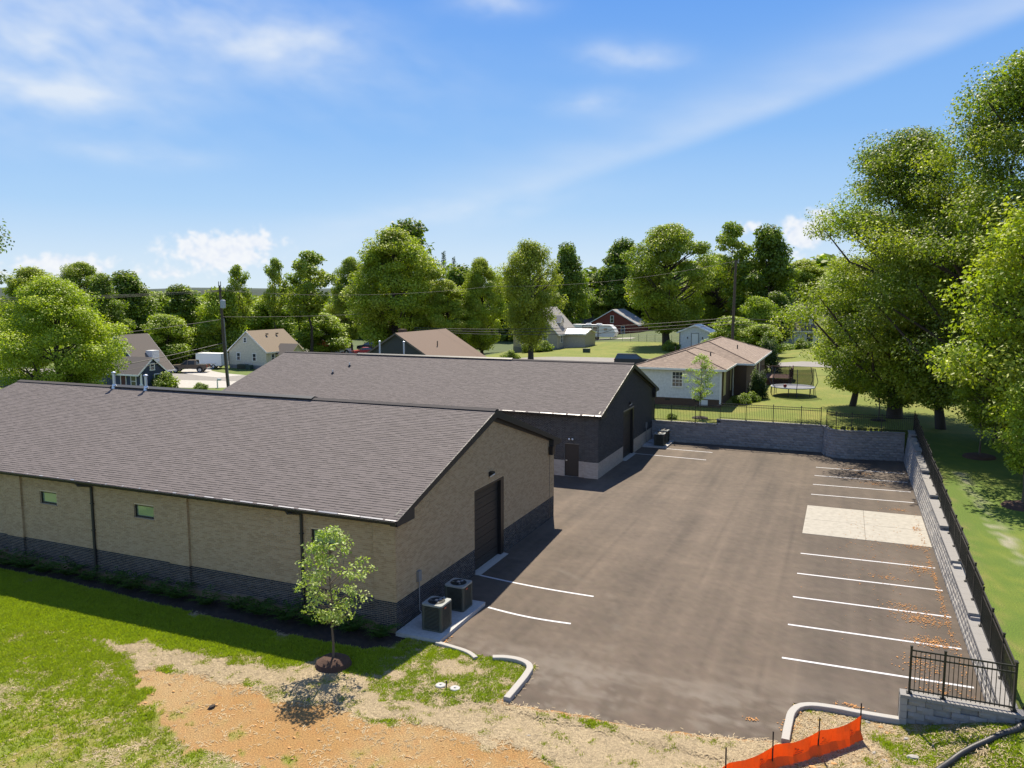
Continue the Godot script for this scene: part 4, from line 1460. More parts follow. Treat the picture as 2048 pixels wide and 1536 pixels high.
class Leaves:
	var v := PackedVector3Array()
	var n := PackedVector3Array()
	var c := PackedColorArray()
	var ix := PackedInt32Array()
	func leaf(p: Vector3, a: Vector3, q: Vector3, l: float, w: float, col: Color) -> void:
		var s := q.cross(a) * (w * 0.5)
		var m := p + a * (l * 0.45) + q * (l * 0.06)
		var k := v.size()
		v.append(p); v.append(m - s); v.append(p + a * l); v.append(m + s)
		n.append(q); n.append(q); n.append(q); n.append(q)
		c.append(col); c.append(col); c.append(col); c.append(col)
		ix.append(k); ix.append(k + 2); ix.append(k + 1)
		ix.append(k); ix.append(k + 3); ix.append(k + 2)
	func done() -> ArrayMesh:
		var s := []
		s.resize(Mesh.ARRAY_MAX)
		s[Mesh.ARRAY_VERTEX] = v
		s[Mesh.ARRAY_NORMAL] = n
		s[Mesh.ARRAY_COLOR] = c
		s[Mesh.ARRAY_INDEX] = ix
		var m := ArrayMesh.new()
		m.add_surface_from_arrays(Mesh.PRIMITIVE_TRIANGLES, s)
		return m

func ball(r: RandomNumberGenerator) -> Vector3:
	var z := r.randf_range(-1, 1)
	var t := r.randf() * TAU
	var k := sqrt(1 - z * z)
	return Vector3(k * cos(t), z, k * sin(t))

# one clump of foliage: leaves thick on its outside, thin within
func clump(f: Leaves, at: Vector3, rad: Vector3, n: int, size: float, pal: Array, r: RandomNumberGenerator, droop: float) -> void:
	var base: Color = pal[r.randi() % pal.size()]
	for i in n:
		var d := ball(r)
		var k := pow(r.randf(), 0.42)
		var p := at + d * rad * k
		if droop > 0:
			p.y -= droop * r.randf() * r.randf()
		var q := (d * 0.55 + Vector3(0, 0.55, 0) + ball(r) * 0.75).normalized()
		var a := (ball(r) + d * 0.5 - Vector3(0, 0.35 + droop * 0.5, 0))
		a = (a - q * a.dot(q)).normalized()
		var s := size * r.randf_range(0.6, 1.3)
		var col: Color = base.lerp(pal[r.randi() % pal.size()], 0.4) * r.randf_range(0.75, 1.25)
		f.leaf(p, a, q, s, s * 0.62, col)

# spec: h height, cb crown base, cr crown radius, clumps, rc clump radius, leaves (total), leaf size, pal, tr trunk radius, droop, wide (where the crown is widest 0..1), lobes
func grow(seed_: int, s: Dictionary) -> Array:
	var r := rnd(seed_)
	var h: float = s.h
	var cb: float = s.cb
	var cr: float = s.cr
	var droop: float = s.get("droop", 0.0)
	var wide: float = s.get("wide", 0.45)
	var off := r.randf() * 100.0
	var f := Leaves.new()
	var w := MB.new()
	var lean := Vector3(r.randfn(0, 0.03), 0, r.randfn(0, 0.03)) * h * (0.3 if h < 7.0 else 1.0) + Vector3(s.get("lean", 0.0), 0, 0)
	var axis := func(t: float) -> Vector3: return Vector3(0, h * t, 0) + lean * t * t
	var path := []
	var rad := []
	for i in 7:
		var t: float = 0.86 * i / 6.0
		path.append(axis.call(t) + Vector3(r.randfn(0, 0.012), 0, r.randfn(0, 0.012)) * h * (0.3 if h < 7.0 else 1.0) * (1.0 if i > 0 else 0.0) - Vector3(0, 0.3 if i == 0 else 0.0, 0))
		rad.append(s.tr * (1.25 if i == 0 else lerpf(1.0, 0.12, i / 6.0)))
	w.tube(path, rad, 8)
	var n: int = s.clumps
	var each := int(float(s.leaves) / n)
	for i in n:
		# stratified in height so that the crown fills evenly
		var ty := (i + r.randf()) / n
		var y := lerpf(cb, h * 0.97, ty)
		var prof: float = pow(clampf(ty / wide, 0.0, 1.0), 0.55) if ty < wide else pow(clampf((1.0 - ty) / (1.0 - wide), 0.0, 1.0), 0.55)
		prof = maxf(prof, 0.12)
		var a := r.randf() * TAU
		var lobe := 0.82 + 0.42 * noise.get_noise_3d(cos(a) * 45.0 + off, y / h * 70.0, sin(a) * 45.0)
		var k := sqrt(r.randf_range(0.12, 1.0)) * lobe
		var c: Vector3 = axis.call(y / h) * Vector3(1, 0, 1) + Vector3(cos(a) * cr * prof * k, y, sin(a) * cr * prof * k)
		var rc: float = s.rc * r.randf_range(0.7, 1.3)
		clump(f, c, Vector3(rc * 1.1, rc * 0.6, rc * 1.1), int(each * r.randf_range(0.7, 1.3)), s.leaf, s.pal, r, droop)
		# the limb that carries it
		if i % int(s.get("limbs", 2)) == 0:
			var t0 := clampf((y - cr * prof * k * 0.75) / h, cb * 0.55 / h, 0.8)
			var p0: Vector3 = axis.call(t0)
			var mid := p0.lerp(c, 0.55) + Vector3(0, -0.06 * (c - p0).length(), 0) + ball(r) * 0.03 * h
			var r0: float = s.tr * lerpf(0.45, 0.16, clampf(t0, 0, 1))
			w.tube([p0, mid, c], [r0, r0 * 0.55, r0 * 0.2], 5, false)
	return [w.done(), f.done()]

func plant_tree(called: String, label: String, made: Array, at: Vector3, turn := 0.0, size := Vector3.ONE, group := "", bark := "bark") -> Node3D:
	var o := thing(called, label, "tree", at, turn, group)
	part("trunk", made[0], M[bark], o)
	part("crown", made[1], M.leaf, o)
	o.scale = size
	return o

func on_land(x: float, z: float) -> Vector3:
	return Vector3(x, land(x, z), z)

func make_conifer(seed_: int, h: float, cr: float) -> Array:
	var r := rnd(seed_)
	var f := Leaves.new()
	var w := MB.new()
	w.tube([Vector3(0, -0.3, 0), Vector3(0, h * 0.98, 0)], [h * 0.016, 0.03], 6)
	var n := 150
	for i in n:
		var t := float(i) / n
		var y := lerpf(h * 0.16, h * 0.99, t)
		var a := i * 2.4 + r.randf()
		var l := cr * (1.0 - t) * r.randf_range(0.7, 1.15) + 0.15
		var d := Vector3(cos(a), -0.12, sin(a))
		for k in int(14 + 22 * (1 - t)):
			var u := pow(r.randf(), 0.7)
			var p := Vector3(0, y, 0) + d * l * u + ball(r) * 0.22
			var q := (Vector3.UP + ball(r) * 0.8).normalized()
			var e := (d + ball(r) * 0.7)
			e = (e - q * e.dot(q)).normalized()
			f.leaf(p, e, q, 0.34, 0.1, PINE[r.randi() % 3] * r.randf_range(0.8, 1.3))
	return [w.done(), f.done()]

func make_shrub(seed_: int, rad: Vector3, n: int, leaf: float, pal: Array) -> ArrayMesh:
	var r := rnd(seed_)
	var f := Leaves.new()
	for i in 16:
		var d := ball(r)
		d.y = absf(d.y)
		clump(f, d * rad * r.randf_range(0.45, 0.8) + Vector3(0, rad.y * 0.12, 0), rad * 0.36, n / 16, leaf, pal, r, 0.0)
	return f.done()

func make_fern(seed_: int) -> ArrayMesh:
	var r := rnd(seed_)
	var f := Leaves.new()
	for i in 26:
		var a := TAU * i / 26.0 + r.randf() * 0.3
		var l := r.randf_range(0.3, 0.55)
		var rise := r.randf_range(0.5, 1.2)
		var d := Vector3(cos(a), 0, sin(a))
		var side := Vector3(-sin(a), 0, cos(a))
		for k in 9:
			var t := (k + 1) / 9.0
			var p := d * l * t + Vector3.UP * (rise * l * t * (1.35 - 0.85 * t) + 0.03)
			var up := (Vector3.UP - d * 0.4 * t).normalized()
			for s in [-1.0, 1.0]:
				f.leaf(p, (side * s + d * 0.35).normalized(), (up + ball(r) * 0.3).normalized(), 0.13 * (1.12 - t), 0.045, Color(0.06, 0.13, 0.018) * r.randf_range(0.7, 1.3))
	return f.done()

func make_trees() -> void:
	print("trees")
	# ---- the two giants on the right and their neighbours
	var g1 := grow(11, {h = 21.5, cb = 1.6, cr = 9.6, clumps = 170, rc = 1.7, leaves = 125000, leaf = 0.19, pal = MID + OLIVE + DEEP, tr = 0.5, wide = 0.42})
	plant_tree("broadleaf_tree", "big mid green tree overhanging the far right corner of the lot", g1, on_land(3.8, -67.0))
	var g2 := grow(12, {h = 24.5, cb = 1.6, cr = 11.0, clumps = 220, rc = 1.9, leaves = 155000, leaf = 0.19, pal = OLIVE + MID + DEEP, tr = 0.6, wide = 0.45})
	plant_tree("broadleaf_tree", "tallest tree, cut off by the photo's right edge", g2, on_land(9.8, -58.5))
	var g3 := grow(13, {h = 12.5, cb = 1.6, cr = 5.2, clumps = 90, rc = 1.2, leaves = 48000, leaf = 0.18, pal = LIME + OLIVE, tr = 0.25, wide = 0.4})
	plant_tree("broadleaf_tree", "pale leaved lower tree in front of the big one, over the trampoline", g3, on_land(0.8, -72.5), 0.6, Vector3(1, 1, 1), "", "bark")
	copy_of(get_node("broadleaf_tree_002"), "bright leafy low tree behind the right fence near the photo's edge", on_land(9.4, -47.5), 2.2, Vector3(1.25, 1.25, 1.25))
	copy_of(get_node("broadleaf_tree_002"), "leafy tree filling the gap between the two giants behind the right fence", on_land(6.6, -62.8), 4.0, Vector3(1.25, 1.3, 1.25))
	# off to the right, shading the bank
	copy_of(get_node("broadleaf_tree_001"), "tall shade tree standing past the photo's right edge", on_land(22.0, -52.0), 1.4, Vector3(0.9, 0.85, 0.9))
	copy_of(get_node("broadleaf_tree"), "shade tree on the right bank past the photo's edge", on_land(17.5, -47.0), 3.0, Vector3(0.75, 0.62, 0.75))
	print("big left")
	# ---- left foreground crown and the sprigs that reach into the picture
	var g4 := grow(14, {h = 14.0, cb = 1.5, cr = 8.2, clumps = 150, rc = 1.4, leaves = 80000, leaf = 0.23, pal = LIME, tr = 0.35, wide = 0.45})
	plant_tree("broadleaf_tree", "broad yellow green tree left of the blue house", g4, Vector3(-74.2, -1.0, -56.0), 0.3)
	var g5 := grow(15, {h = 22.0, cb = 8.0, cr = 4.6, clumps = 46, rc = 0.9, leaves = 6000, leaf = 0.24, pal = DEEP + GREYGREEN, tr = 0.3, wide = 0.5, limbs = 1})
	plant_tree("broadleaf_tree", "sparse near tree whose twigs enter at the photo's left edge", g5, Vector3(-53.0, 0, -33.0), 0.0)
	# ---- mid ground crowns, one mesh per habit
	print("mid")
	var lime := grow(16, {h = 17.0, cb = 2.0, cr = 7.4, clumps = 120, rc = 1.4, leaves = 70000, leaf = 0.28, pal = LIME + OLIVE, tr = 0.4, wide = 0.45})
	var oak := grow(17, {h = 18.0, cb = 2.6, cr = 9.0, clumps = 110, rc = 1.55, leaves = 70000, leaf = 0.29, pal = MID + OLIVE, tr = 0.55, wide = 0.5, limbs = 1})
	var willow := grow(18, {h = 17.5, cb = 3.4, cr = 6.6, clumps = 105, rc = 1.25, leaves = 52000, leaf = 0.26, pal = OLIVE, tr = 0.42, wide = 0.6, droop = 2.2, limbs = 1})
	var dense := grow(19, {h = 15.0, cb = 1.2, cr = 5.0, clumps = 70, rc = 1.4, leaves = 24000, leaf = 0.42, pal = DEEP + MID, tr = 0.3, wide = 0.4})
	var airy := grow(20, {h = 16.0, cb = 6.5, cr = 4.6, clumps = 46, rc = 1.0, leaves = 7000, leaf = 0.4, pal = MID + OLIVE, tr = 0.22, wide = 0.55, limbs = 1})
	var bushy := grow(21, {h = 8.0, cb = 0.6, cr = 4.2, clumps = 46, rc = 1.2, leaves = 26000, leaf = 0.28, pal = LIME + MID, tr = 0.16, wide = 0.4})
	var spruce := make_conifer(22, 15.0, 2.6)
	var kinds := {lime = lime, oak = oak, willow = willow, dense = dense, airy = airy, bushy = bushy, spruce = spruce}
	var first := {}
	var list := TREES
	for t in list:
		var at := on_land(t[1], t[2]) + Vector3(0, t[5] if t.size() > 6 else 0.0, 0)
		var label: String = t[t.size() - 1]
		var size := Vector3(t[4] * 1.3, t[3] * 1.04, t[4] * 1.3)
		if first.has(t[0]):
			copy_of(first[t[0]], label, at, fmod(absf(t[1] * 1.7 + t[2]), TAU), size)
		else:
			first[t[0]] = plant_tree(NAMES[t[0]], label, kinds[t[0]], at, fmod(absf(t[1] * 1.7 + t[2]), TAU), size)
	print("far wood")
	# ---- wood that reads as one mass out to the hills
	var far := grow(30, {h = 13.0, cb = 0.5, cr = 6.0, clumps = 26, rc = 2.2, leaves = 1500, leaf = 1.3, pal = MID + OLIVE, tr = 0.3, wide = 0.45})
	var r := rnd(33)
	var where := []
	var tint := []
	for i in 8000:
		var depth := 215.0 * pow(16.0, r.randf())
		var ang := deg_to_rad(22.9 + r.randf_range(-42.0, 42.0))
		var x := -sin(ang) * depth
		var z := -cos(ang) * depth
		if depth < 330.0 and x < -85.0 and r.randf() < 0.75:
			continue
		var s := r.randf_range(0.65, 1.15) * (1.0 + 0.25 * smoothstep(400.0, 230.0, depth))
		if x < -85.0:
			s *= 0.72
		var roll := 10.0 * smoothstep(1200.0, 3200.0, depth) * (0.6 + 0.8 * noise.get_noise_2d(x * 0.06, z * 0.06))
		where.append(Transform3D(Basis(Vector3.UP, r.randf() * TAU).scaled(Vector3(s * 1.25, s, s * 1.25) * (1.0 + 0.5 * smoothstep(800, 3000, depth))), Vector3(x, land(x, z) + roll - 0.5, z)))
		tint.append(Color(1, 1, 1).lerp(Color(0.6, 0.75, 0.7), r.randf()) * r.randf_range(0.7, 1.1))
	var o := scatter("distant_wood", far[1], M.leaf, where, tint, self)
	o.set_meta("label", "distant mixed wood stretching to the low hills on the horizon")
	o.set_meta("category", "wood")

const NAMES := {lime = "lime_tree", oak = "oak_tree", willow = "willow_tree", dense = "dense_tree", airy = "slender_tree", bushy = "bushy_tree", spruce = "spruce_tree"}

# kind, x, z, height factor, width factor, label
const TREES := [
	["lime", -65.7, -108.0, 1.23, 0.99, "large yellow green tree behind the dark gabled house, nearer of two"],
	["dense", -71.5, -121.8, 1.58, 1.33, "dark crown rising behind the large yellow green tree"],
	["lime", -57.5, -110.3, 0.73, 0.64, "lower yellow green tree right of the dark gabled house"],
	["oak", -102.8, -149.8, 1.11, 0.57, "leafy tree left of the large yellow green one"],
	["willow", -41.5, -105.1, 0.95, 0.68, "weeping green tree with visible trunk beside the beige house"],
	["lime", -54.2, -116.0, 0.91, 0.52, "light green tree just left of the weeping one"],
	["dense", -58.0, -170.9, 1.39, 0.86, "tall dark narrow tree behind the beige house"],
	["dense", -65.0, -213.5, 0.92, 1.27, "dark tree behind the white camper"],
	["oak", -29.4, -140.7, 1.14, 0.97, "great spreading oak beside the white shed"],
	["dense", -56.7, -208.4, 1.59, 1.22, "dark tree against the great oak's left side"],
	["airy", -21.2, -162.6, 1.39, 0.93, "thinly leaved treetop right of the great oak"],
	["dense", -14.5, -158.9, 1.37, 1.06, "dark tree with leaning top behind the right utility pole"],
	["oak", -25.3, -171.7, 0.92, 0.89, "broad tree behind the shed roof"],
	["lime", -8.4, -187.5, 0.92, 1.06, "pale tree beyond the brown roofed house at right"],
	["lime", 0.1, -184.6, 0.81, 1.17, "pale tree behind the big trees at right"],
	["dense", -11.1, -145.1, 0.60, 0.53, "dark tree between the right pole and the taupe roof"],
	["bushy", -13.2, -135.6, 1.04, 0.74, "small bright green tree right of the utility pole"],
	["bushy", -15.8, -124.7, 0.70, 0.87, "yellowish bush behind the white house roof"],
	["bushy", -11.3, -122.2, 0.58, 0.75, "round green bush behind the white house, right of the yellowish one"],
	["airy", -105.7, -118.2, 1.09, 0.52, "tall wispy tree left of the leaning one"],
	["airy", -101.2, -122.2, 1.17, 0.52, "leaning bare stemmed tree behind the cream house"],
	["airy", -97.4, -128.2, 1.26, 1.08, "open crowned tree right of the leaning one"],
	["airy", -105.4, -134.6, 1.10, 0.80, "second open crowned tree, close behind the first"],
	["bushy", -99.8, -134.8, 1.04, 1.29, "wide grey green bush beside the red trailer"],
	["dense", -117.1, -115.5, 0.90, 0.92, "dark tree behind the utility pole, left of it"],
	["bushy", -107.8, -115.1, 1.61, 1.06, "green tree behind the utility pole"],
	["bushy", -112.6, -106.6, 1.05, 1.13, "pale leaved bush behind the bronze pickup"],
	["dense", -129.0, -113.8, 1.07, 1.03, "deep green tree behind the blue house"],
	["oak", -146.6, -117.2, 1.02, 0.76, "dark spreading crown behind the broad left tree"],
	["dense", -121.1, -100.8, 1.00, 0.71, "dark tree with a tufted top, left of centre"],
	["lime", -114.0, -82.1, 0.93, 0.77, "yellow green tree at the far left behind the broad one"],
	["spruce", -80.6, -152.7, 1.40, 0.71, "dark spruce between the two big crowns, left one"],
	["spruce", -79.5, -155.3, 1.33, 0.72, "dark spruce between the two big crowns, right one"],
	["dense", -69.3, -139.0, 1.11, 1.08, "dark green tree below the spruces"],
	["oak", -60.5, -207.9, 0.72, 0.99, "tree behind the red brick house"],
	["bushy", -139.1, -142.0, 1.41, 1.54, "far green tree between the pole and the dark one"],
	["bushy", -126.9, -152.7, 1.40, 1.72, "far green tree behind the cream house"],
	["bushy", -158.0, -144.9, 1.55, 1.77, "far green tree behind the blue house roof"],
	["lime", 6.0, -132.8, 0.91, 0.93, "tree behind the two giants on the right"],
]

func make_plants() -> void:
	# young tree on its mulch ring before the tan wall
	var sap := grow(41, {h = 4.35, cb = 1.3, cr = 1.6, clumps = 80, rc = 0.22, leaves = 2900, leaf = 0.105, pal = [Color(0.36, 0.46, 0.1), Color(0.46, 0.54, 0.2), Color(0.26, 0.36, 0.06)], tr = 0.04, wide = 0.42, limbs = 1})
	var t := plant_tree("young_tree", "young staked tree on a mulch mound before the tan workshop", sap, Vector3(-14.1, 0.1, -19.2), 0.0, Vector3.ONE, "", "bark_pale")
	var y := copy_of(t, "young tree behind the far wall before the white house", on_land(-10.4, -63.2), 2.0, Vector3(1.15, 1.2, 1.15))
	var sap2 := grow(42, {h = 6.5, cb = 1.9, cr = 2.1, clumps = 55, rc = 0.5, leaves = 7000, leaf = 0.15, pal = MID + LIME, tr = 0.06, wide = 0.4, limbs = 1})
	var s1 := plant_tree("young_tree", "young tree on a mulch ring right of the long fence, farther one", sap2, on_land(7.7, -53.5), 0.0, Vector3.ONE, "", "bark_pale")
	copy_of(s1, "young tree on a mulch ring at the right edge, nearer one", on_land(8.1, -43.2), 1.0, Vector3(0.95, 0.95, 0.95))
	copy_of(s1, "slim shaded young tree behind the bowed wall corner", on_land(2.6, -65.2), 2.0, Vector3(0.9, 1.05, 0.9))
	for m in [[-14.1, -19.2, 0.6, 0.3, "mulch_brown", "brown mulch mound round the young tree before the tan workshop"], [7.7, -53.5, 0.95, 0.2, "mulch_brown", "mulch ring under the farther young tree on the right bank"], [8.1, -43.2, 0.9, 0.2, "mulch_brown", "mulch ring under the nearer young tree on the right bank"], [-10.4, -63.2, 0.7, 0.15, "mulch", "mulch ring under the young tree behind the far wall"], [2.6, -65.2, 0.6, 0.12, "mulch", "mulch ring under the young tree behind the bowed wall"]]:
		var o := thing("mulch_mound", m[5], "mulch", on_land(m[0], m[1]), 0, "mulch rings round young trees")
		var b := MB.new()
		b.lathe(Vector3.ZERO, [[m[2], -0.05], [m[2] * 0.85, m[3] * 0.55], [m[2] * 0.5, m[3] * 0.95], [0.0, m[3]]], 18)
		part("mound", b.done(), M[m[4]], o)
	# ferns in the bed along the tan wall
	var fern := [make_fern(61), make_fern(62), make_fern(63)]
	var r := rnd(64)
	var ordinal := ["first", "second", "third", "fourth", "fifth", "sixth", "seventh", "eighth", "ninth", "tenth", "eleventh", "twelfth", "thirteenth", "fourteenth", "fifteenth", "sixteenth", "seventeenth", "eighteenth"]
	for i in 17:
		var x := -13.95 - 1.22 * i + r.randf_range(-0.2, 0.2)
		var o := thing("fern", "%s dark green fern from the corner along the tan wall" % ordinal[i], "fern", Vector3(x, 0.0, -21.4 + r.randf_range(-0.1, 0.12)), r.randf() * TAU, "ferns in the mulch bed")
		o.scale = Vector3.ONE * r.randf_range(1.3, 1.9)
		part("fronds", fern[i % 3], M.leaf, o)
	# clipped evergreens and shrubs round the white house
	var ever := make_shrub(71, Vector3(1.3, 3.6, 1.3), 9000, 0.16, PINE + DEEP)
	for q in [[-8.4, -99.0, 1.15, "tall dark evergreen behind the white house corner"], [-7.2, -75.4, 0.72, "rounded evergreen against the brick side of the white house"]]:
		var o := thing("evergreen_shrub", q[3], "shrub", on_land(q[0], q[1]), 0, "evergreens by the white house")
		part("foliage", ever, M.leaf, o)
		o.scale = Vector3(q[2], q[2], q[2])
	var bush := make_shrub(72, Vector3(1.2, 1.0, 1.2), 4000, 0.14, DEEP + MID)
	for q in [[-8.2, -72.2, 0.85, "loose shrub at the near brick corner of the white house"], [-7.6, -73.6, 0.8, "small shrub between two others by the white house"], [-49.5, -126.0, 1.7, "dark rounded shrub under the beige house window"], [-47.2, -125.6, 1.6, "dark rounded shrub right of another under the beige house window"], [-44.6, -105.0, 1.3, "low shrub at the foot of the weeping tree"], [-83.2, -77.8, 1.9, "dense dark shrub right of the blue house porch"], [-12.4, -61.9, 0.42, "small spiky plant behind the far wall fence"], [-26.4, -129.5, 1.5, "pale shrub left of the white shed"], [-6.6, -139.0, 1.4, "dark shrub below the taupe roofed house"], [-77.0, -78.0, 0.9, "wispy plant beside the street at left"]]:
		var o := thing("shrub", q[3], "shrub", on_land(q[0], q[1]), r.randf() * TAU, "shrubs by the houses")
		part("foliage", bush, M.leaf, o)
		o.scale = Vector3.ONE * q[2]

# ---------------------------------------------------------------- houses
func opening(o: Node3D, called: String, c: Vector3, face: String, w: float, h: float, frame: Material, pane: Material, bars := true) -> void:
	var turn := {"S": 0.0, "E": PI / 2, "N": PI, "W": -PI / 2}
	var b := Basis(Vector3.UP, turn[face])
	var f := MB.new()
	var t := 0.1
	f.box(b * Vector3(0, h * 0.5, 0.03), Vector3(w + t, t, 0.09), b)
	f.box(b * Vector3(0, -h * 0.5, 0.03), Vector3(w + t * 1.6, t, 0.12), b)
	f.box(b * Vector3(w * 0.5, 0, 0.03), Vector3(t, h - t, 0.09), b)
	f.box(b * Vector3(-w * 0.5, 0, 0.03), Vector3(t, h - t, 0.09), b)
	if bars:
		f.box(b * Vector3(0, 0, 0.025), Vector3(w - t, 0.06, 0.06), b)
	var p := part(called, f.done(), frame, o, c)
	var g := MB.new()
	g.box(b * Vector3(0, 0, 0.008), Vector3(w - t * 0.5, h - t * 0.5, 0.03), b)
	part("pane" if called == "window" else "leaf", g.done(), pane, p)

# gabled house: w along x, d along z, ridge along "x" or "z"; local origin at the middle of its base
func house_shell(o: Node3D, w: float, d: float, h: float, rise: float, axis: String, over: float, wall: Material, roof: Material, trim: Material, foot := 0.0, foot_mat: Material = null, at := Vector3.ZERO) -> void:
	var b := MB.new()
	var hw := w * 0.5
	var hd := d * 0.5
	if axis == "z":
		var g := [Vector2(0, h), Vector2(hw, h + rise), Vector2(w, h)]
		wall_face(b, Vector3(-hw, 0, hd), Vector3.RIGHT, g, [], 0.1)
		wall_face(b, Vector3(hw, 0, -hd), Vector3.LEFT, g, [], 0.1)
		wall_face(b, Vector3(hw, 0, hd), Vector3.FORWARD, [Vector2(0, h), Vector2(d, h)], [], 0.1)
		wall_face(b, Vector3(-hw, 0, -hd), Vector3.BACK, [Vector2(0, h), Vector2(d, h)], [], 0.1)
	else:
		var g := [Vector2(0, h), Vector2(hd, h + rise), Vector2(d, h)]
		wall_face(b, Vector3(-hw, 0, hd), Vector3.RIGHT, [Vector2(0, h), Vector2(w, h)], [], 0.1)
		wall_face(b, Vector3(hw, 0, -hd), Vector3.LEFT, [Vector2(0, h), Vector2(w, h)], [], 0.1)
		wall_face(b, Vector3(hw, 0, hd), Vector3.FORWARD, g, [], 0.1)
		wall_face(b, Vector3(-hw, 0, -hd), Vector3.BACK, g, [], 0.1)
	part("wall", b.done(), wall, o, at)
	if foot > 0:
		var f := MB.new()
		f.span(Vector3(-hw - 0.03, -0.6, -hd - 0.03), Vector3(hw + 0.03, foot, hd + 0.03))
		part("foundation", f.done(), foot_mat, o, at)
	var half := hw if axis == "z" else hd
	var long := (hd if axis == "z" else hw) + over * 0.6
	var k := rise / half
	for s in [1.0, -1.0]:
		var r := MB.new()
		var e := half + over
		var prof := [Vector3(s * e, h - over * k, 0), Vector3(0, h + rise, 0), Vector3(0, h + rise + 0.16, 0), Vector3(s * e, h - over * k + 0.16, 0)]
		var q := []
		for p in prof:
			q.append(Vector3(p.x, p.y, -long) if axis == "z" else Vector3(-long, p.y, p.x))
		r.extrude(q, Vector3(0, 0, 2 * long) if axis == "z" else Vector3(2 * long, 0, 0))
		var rp := part("roof", r.done(), roof, o, at)
		# fascia along the eave and rakes
		var f := MB.new()
		var ey := h - over * k + 0.05
		if axis == "z":
			f.box(Vector3(s * (e + 0.015), ey, 0), Vector3(0.03, 0.2, 2 * long + 0.04))
			for g in [-1.0, 1.0]:
				f.extrude([Vector3(s * e, ey - 0.12, g * (long + 0.003)), Vector3(0, h + rise - 0.07, g * (long + 0.003)), Vector3(0, h + rise + 0.14, g * (long + 0.003)), Vector3(s * e, ey + 0.1, g * (long + 0.003))], Vector3(0, 0, g * 0.03))
		else:
			f.box(Vector3(0, ey, s * (e + 0.015)), Vector3(2 * long + 0.04, 0.2, 0.03))
			for g in [-1.0, 1.0]:
				f.extrude([Vector3(g * (long + 0.003), ey - 0.12, s * e), Vector3(g * (long + 0.003), h + rise - 0.07, 0), Vector3(g * (long + 0.003), h + rise + 0.14, 0), Vector3(g * (long + 0.003), ey + 0.1, s * e)], Vector3(g * 0.03, 0, 0))
		part("fascia", f.done(), trim, rp)

func hip_roof(o: Node3D, x0: float, x1: float, z0: float, z1: float, y: float, rise: float, near_hip: float, far_hip: float, m: Material, trim: Material, seed_: int) -> void:
	var xm := (x0 + x1) * 0.5
	var a := Vector3(x0, y, z0)
	var b := Vector3(x1, y, z0)
	var c := Vector3(x1, y, z1)
	var d := Vector3(x0, y, z1)
	var p := Vector3(xm, y + rise, z0 - near_hip)
	var q := Vector3(xm, y + rise, z1 + far_hip)
	var r := MB.new()
	r.tri(a, b, p)
	r.quad(b, c, q, p)
	r.tri(c, d, q)
	r.quad(d, a, p, q)
	r.quad(a, d, c, b)
	var roof := part("roof", r.done(), m, o, -o.position)
	var f := MB.new()
	f.span(Vector3(x0 - 0.02, y - 0.16, z0), Vector3(x1 + 0.02, y + 0.015, z0 + 0.03))
	f.span(Vector3(x1, y - 0.16, z1), Vector3(x1 + 0.03, y + 0.015, z0))
	f.span(Vector3(x0 - 0.03, y - 0.16, z1), Vector3(x0, y + 0.015, z0))
	part("fascia", f.done(), trim, roof)
	# shingle courses on the two slopes in view
	var rr := rnd(seed_)
	var sh := []
	var half := xm - x0
	var s := Vector3(0, rise, -near_hip)
	shingle_slope(sh, a, Vector3.RIGHT, s.normalized(), func(t: float) -> Vector2: return Vector2(half * t, (x1 - x0) - half * t), s.length(), rr, 0.2, 0.0)
	var s2 := Vector3(-half, rise, 0)
	var run := z0 - z1
	shingle_slope(sh, b, Vector3.FORWARD, s2.normalized(), func(t: float) -> Vector2: return Vector2(near_hip * t, run - far_hip * t), s2.length(), rr, 0.2, 0.0)
	lay("shingle", sh, [[Color(0.27, 0.2, 0.155), Color(0.24, 0.175, 0.135), Color(0.3, 0.225, 0.175), Color(0.25, 0.185, 0.145), Color(0.21, 0.155, 0.12)]], cube, o, 0, M.tinted_rough)
	var cap := MB.new()
	cap.tube([p + Vector3(0, 0.02, 0), q + Vector3(0, 0.02, 0)], [0.07, 0.07], 6)
	for e in [[a, p], [b, p], [c, q]]:
		cap.tube([e[0] + Vector3(0, 0.01, 0), e[1] + Vector3(0, 0.02, 0)], [0.06, 0.06], 6)
	part("hip_cap", cap.done(), m, roof)

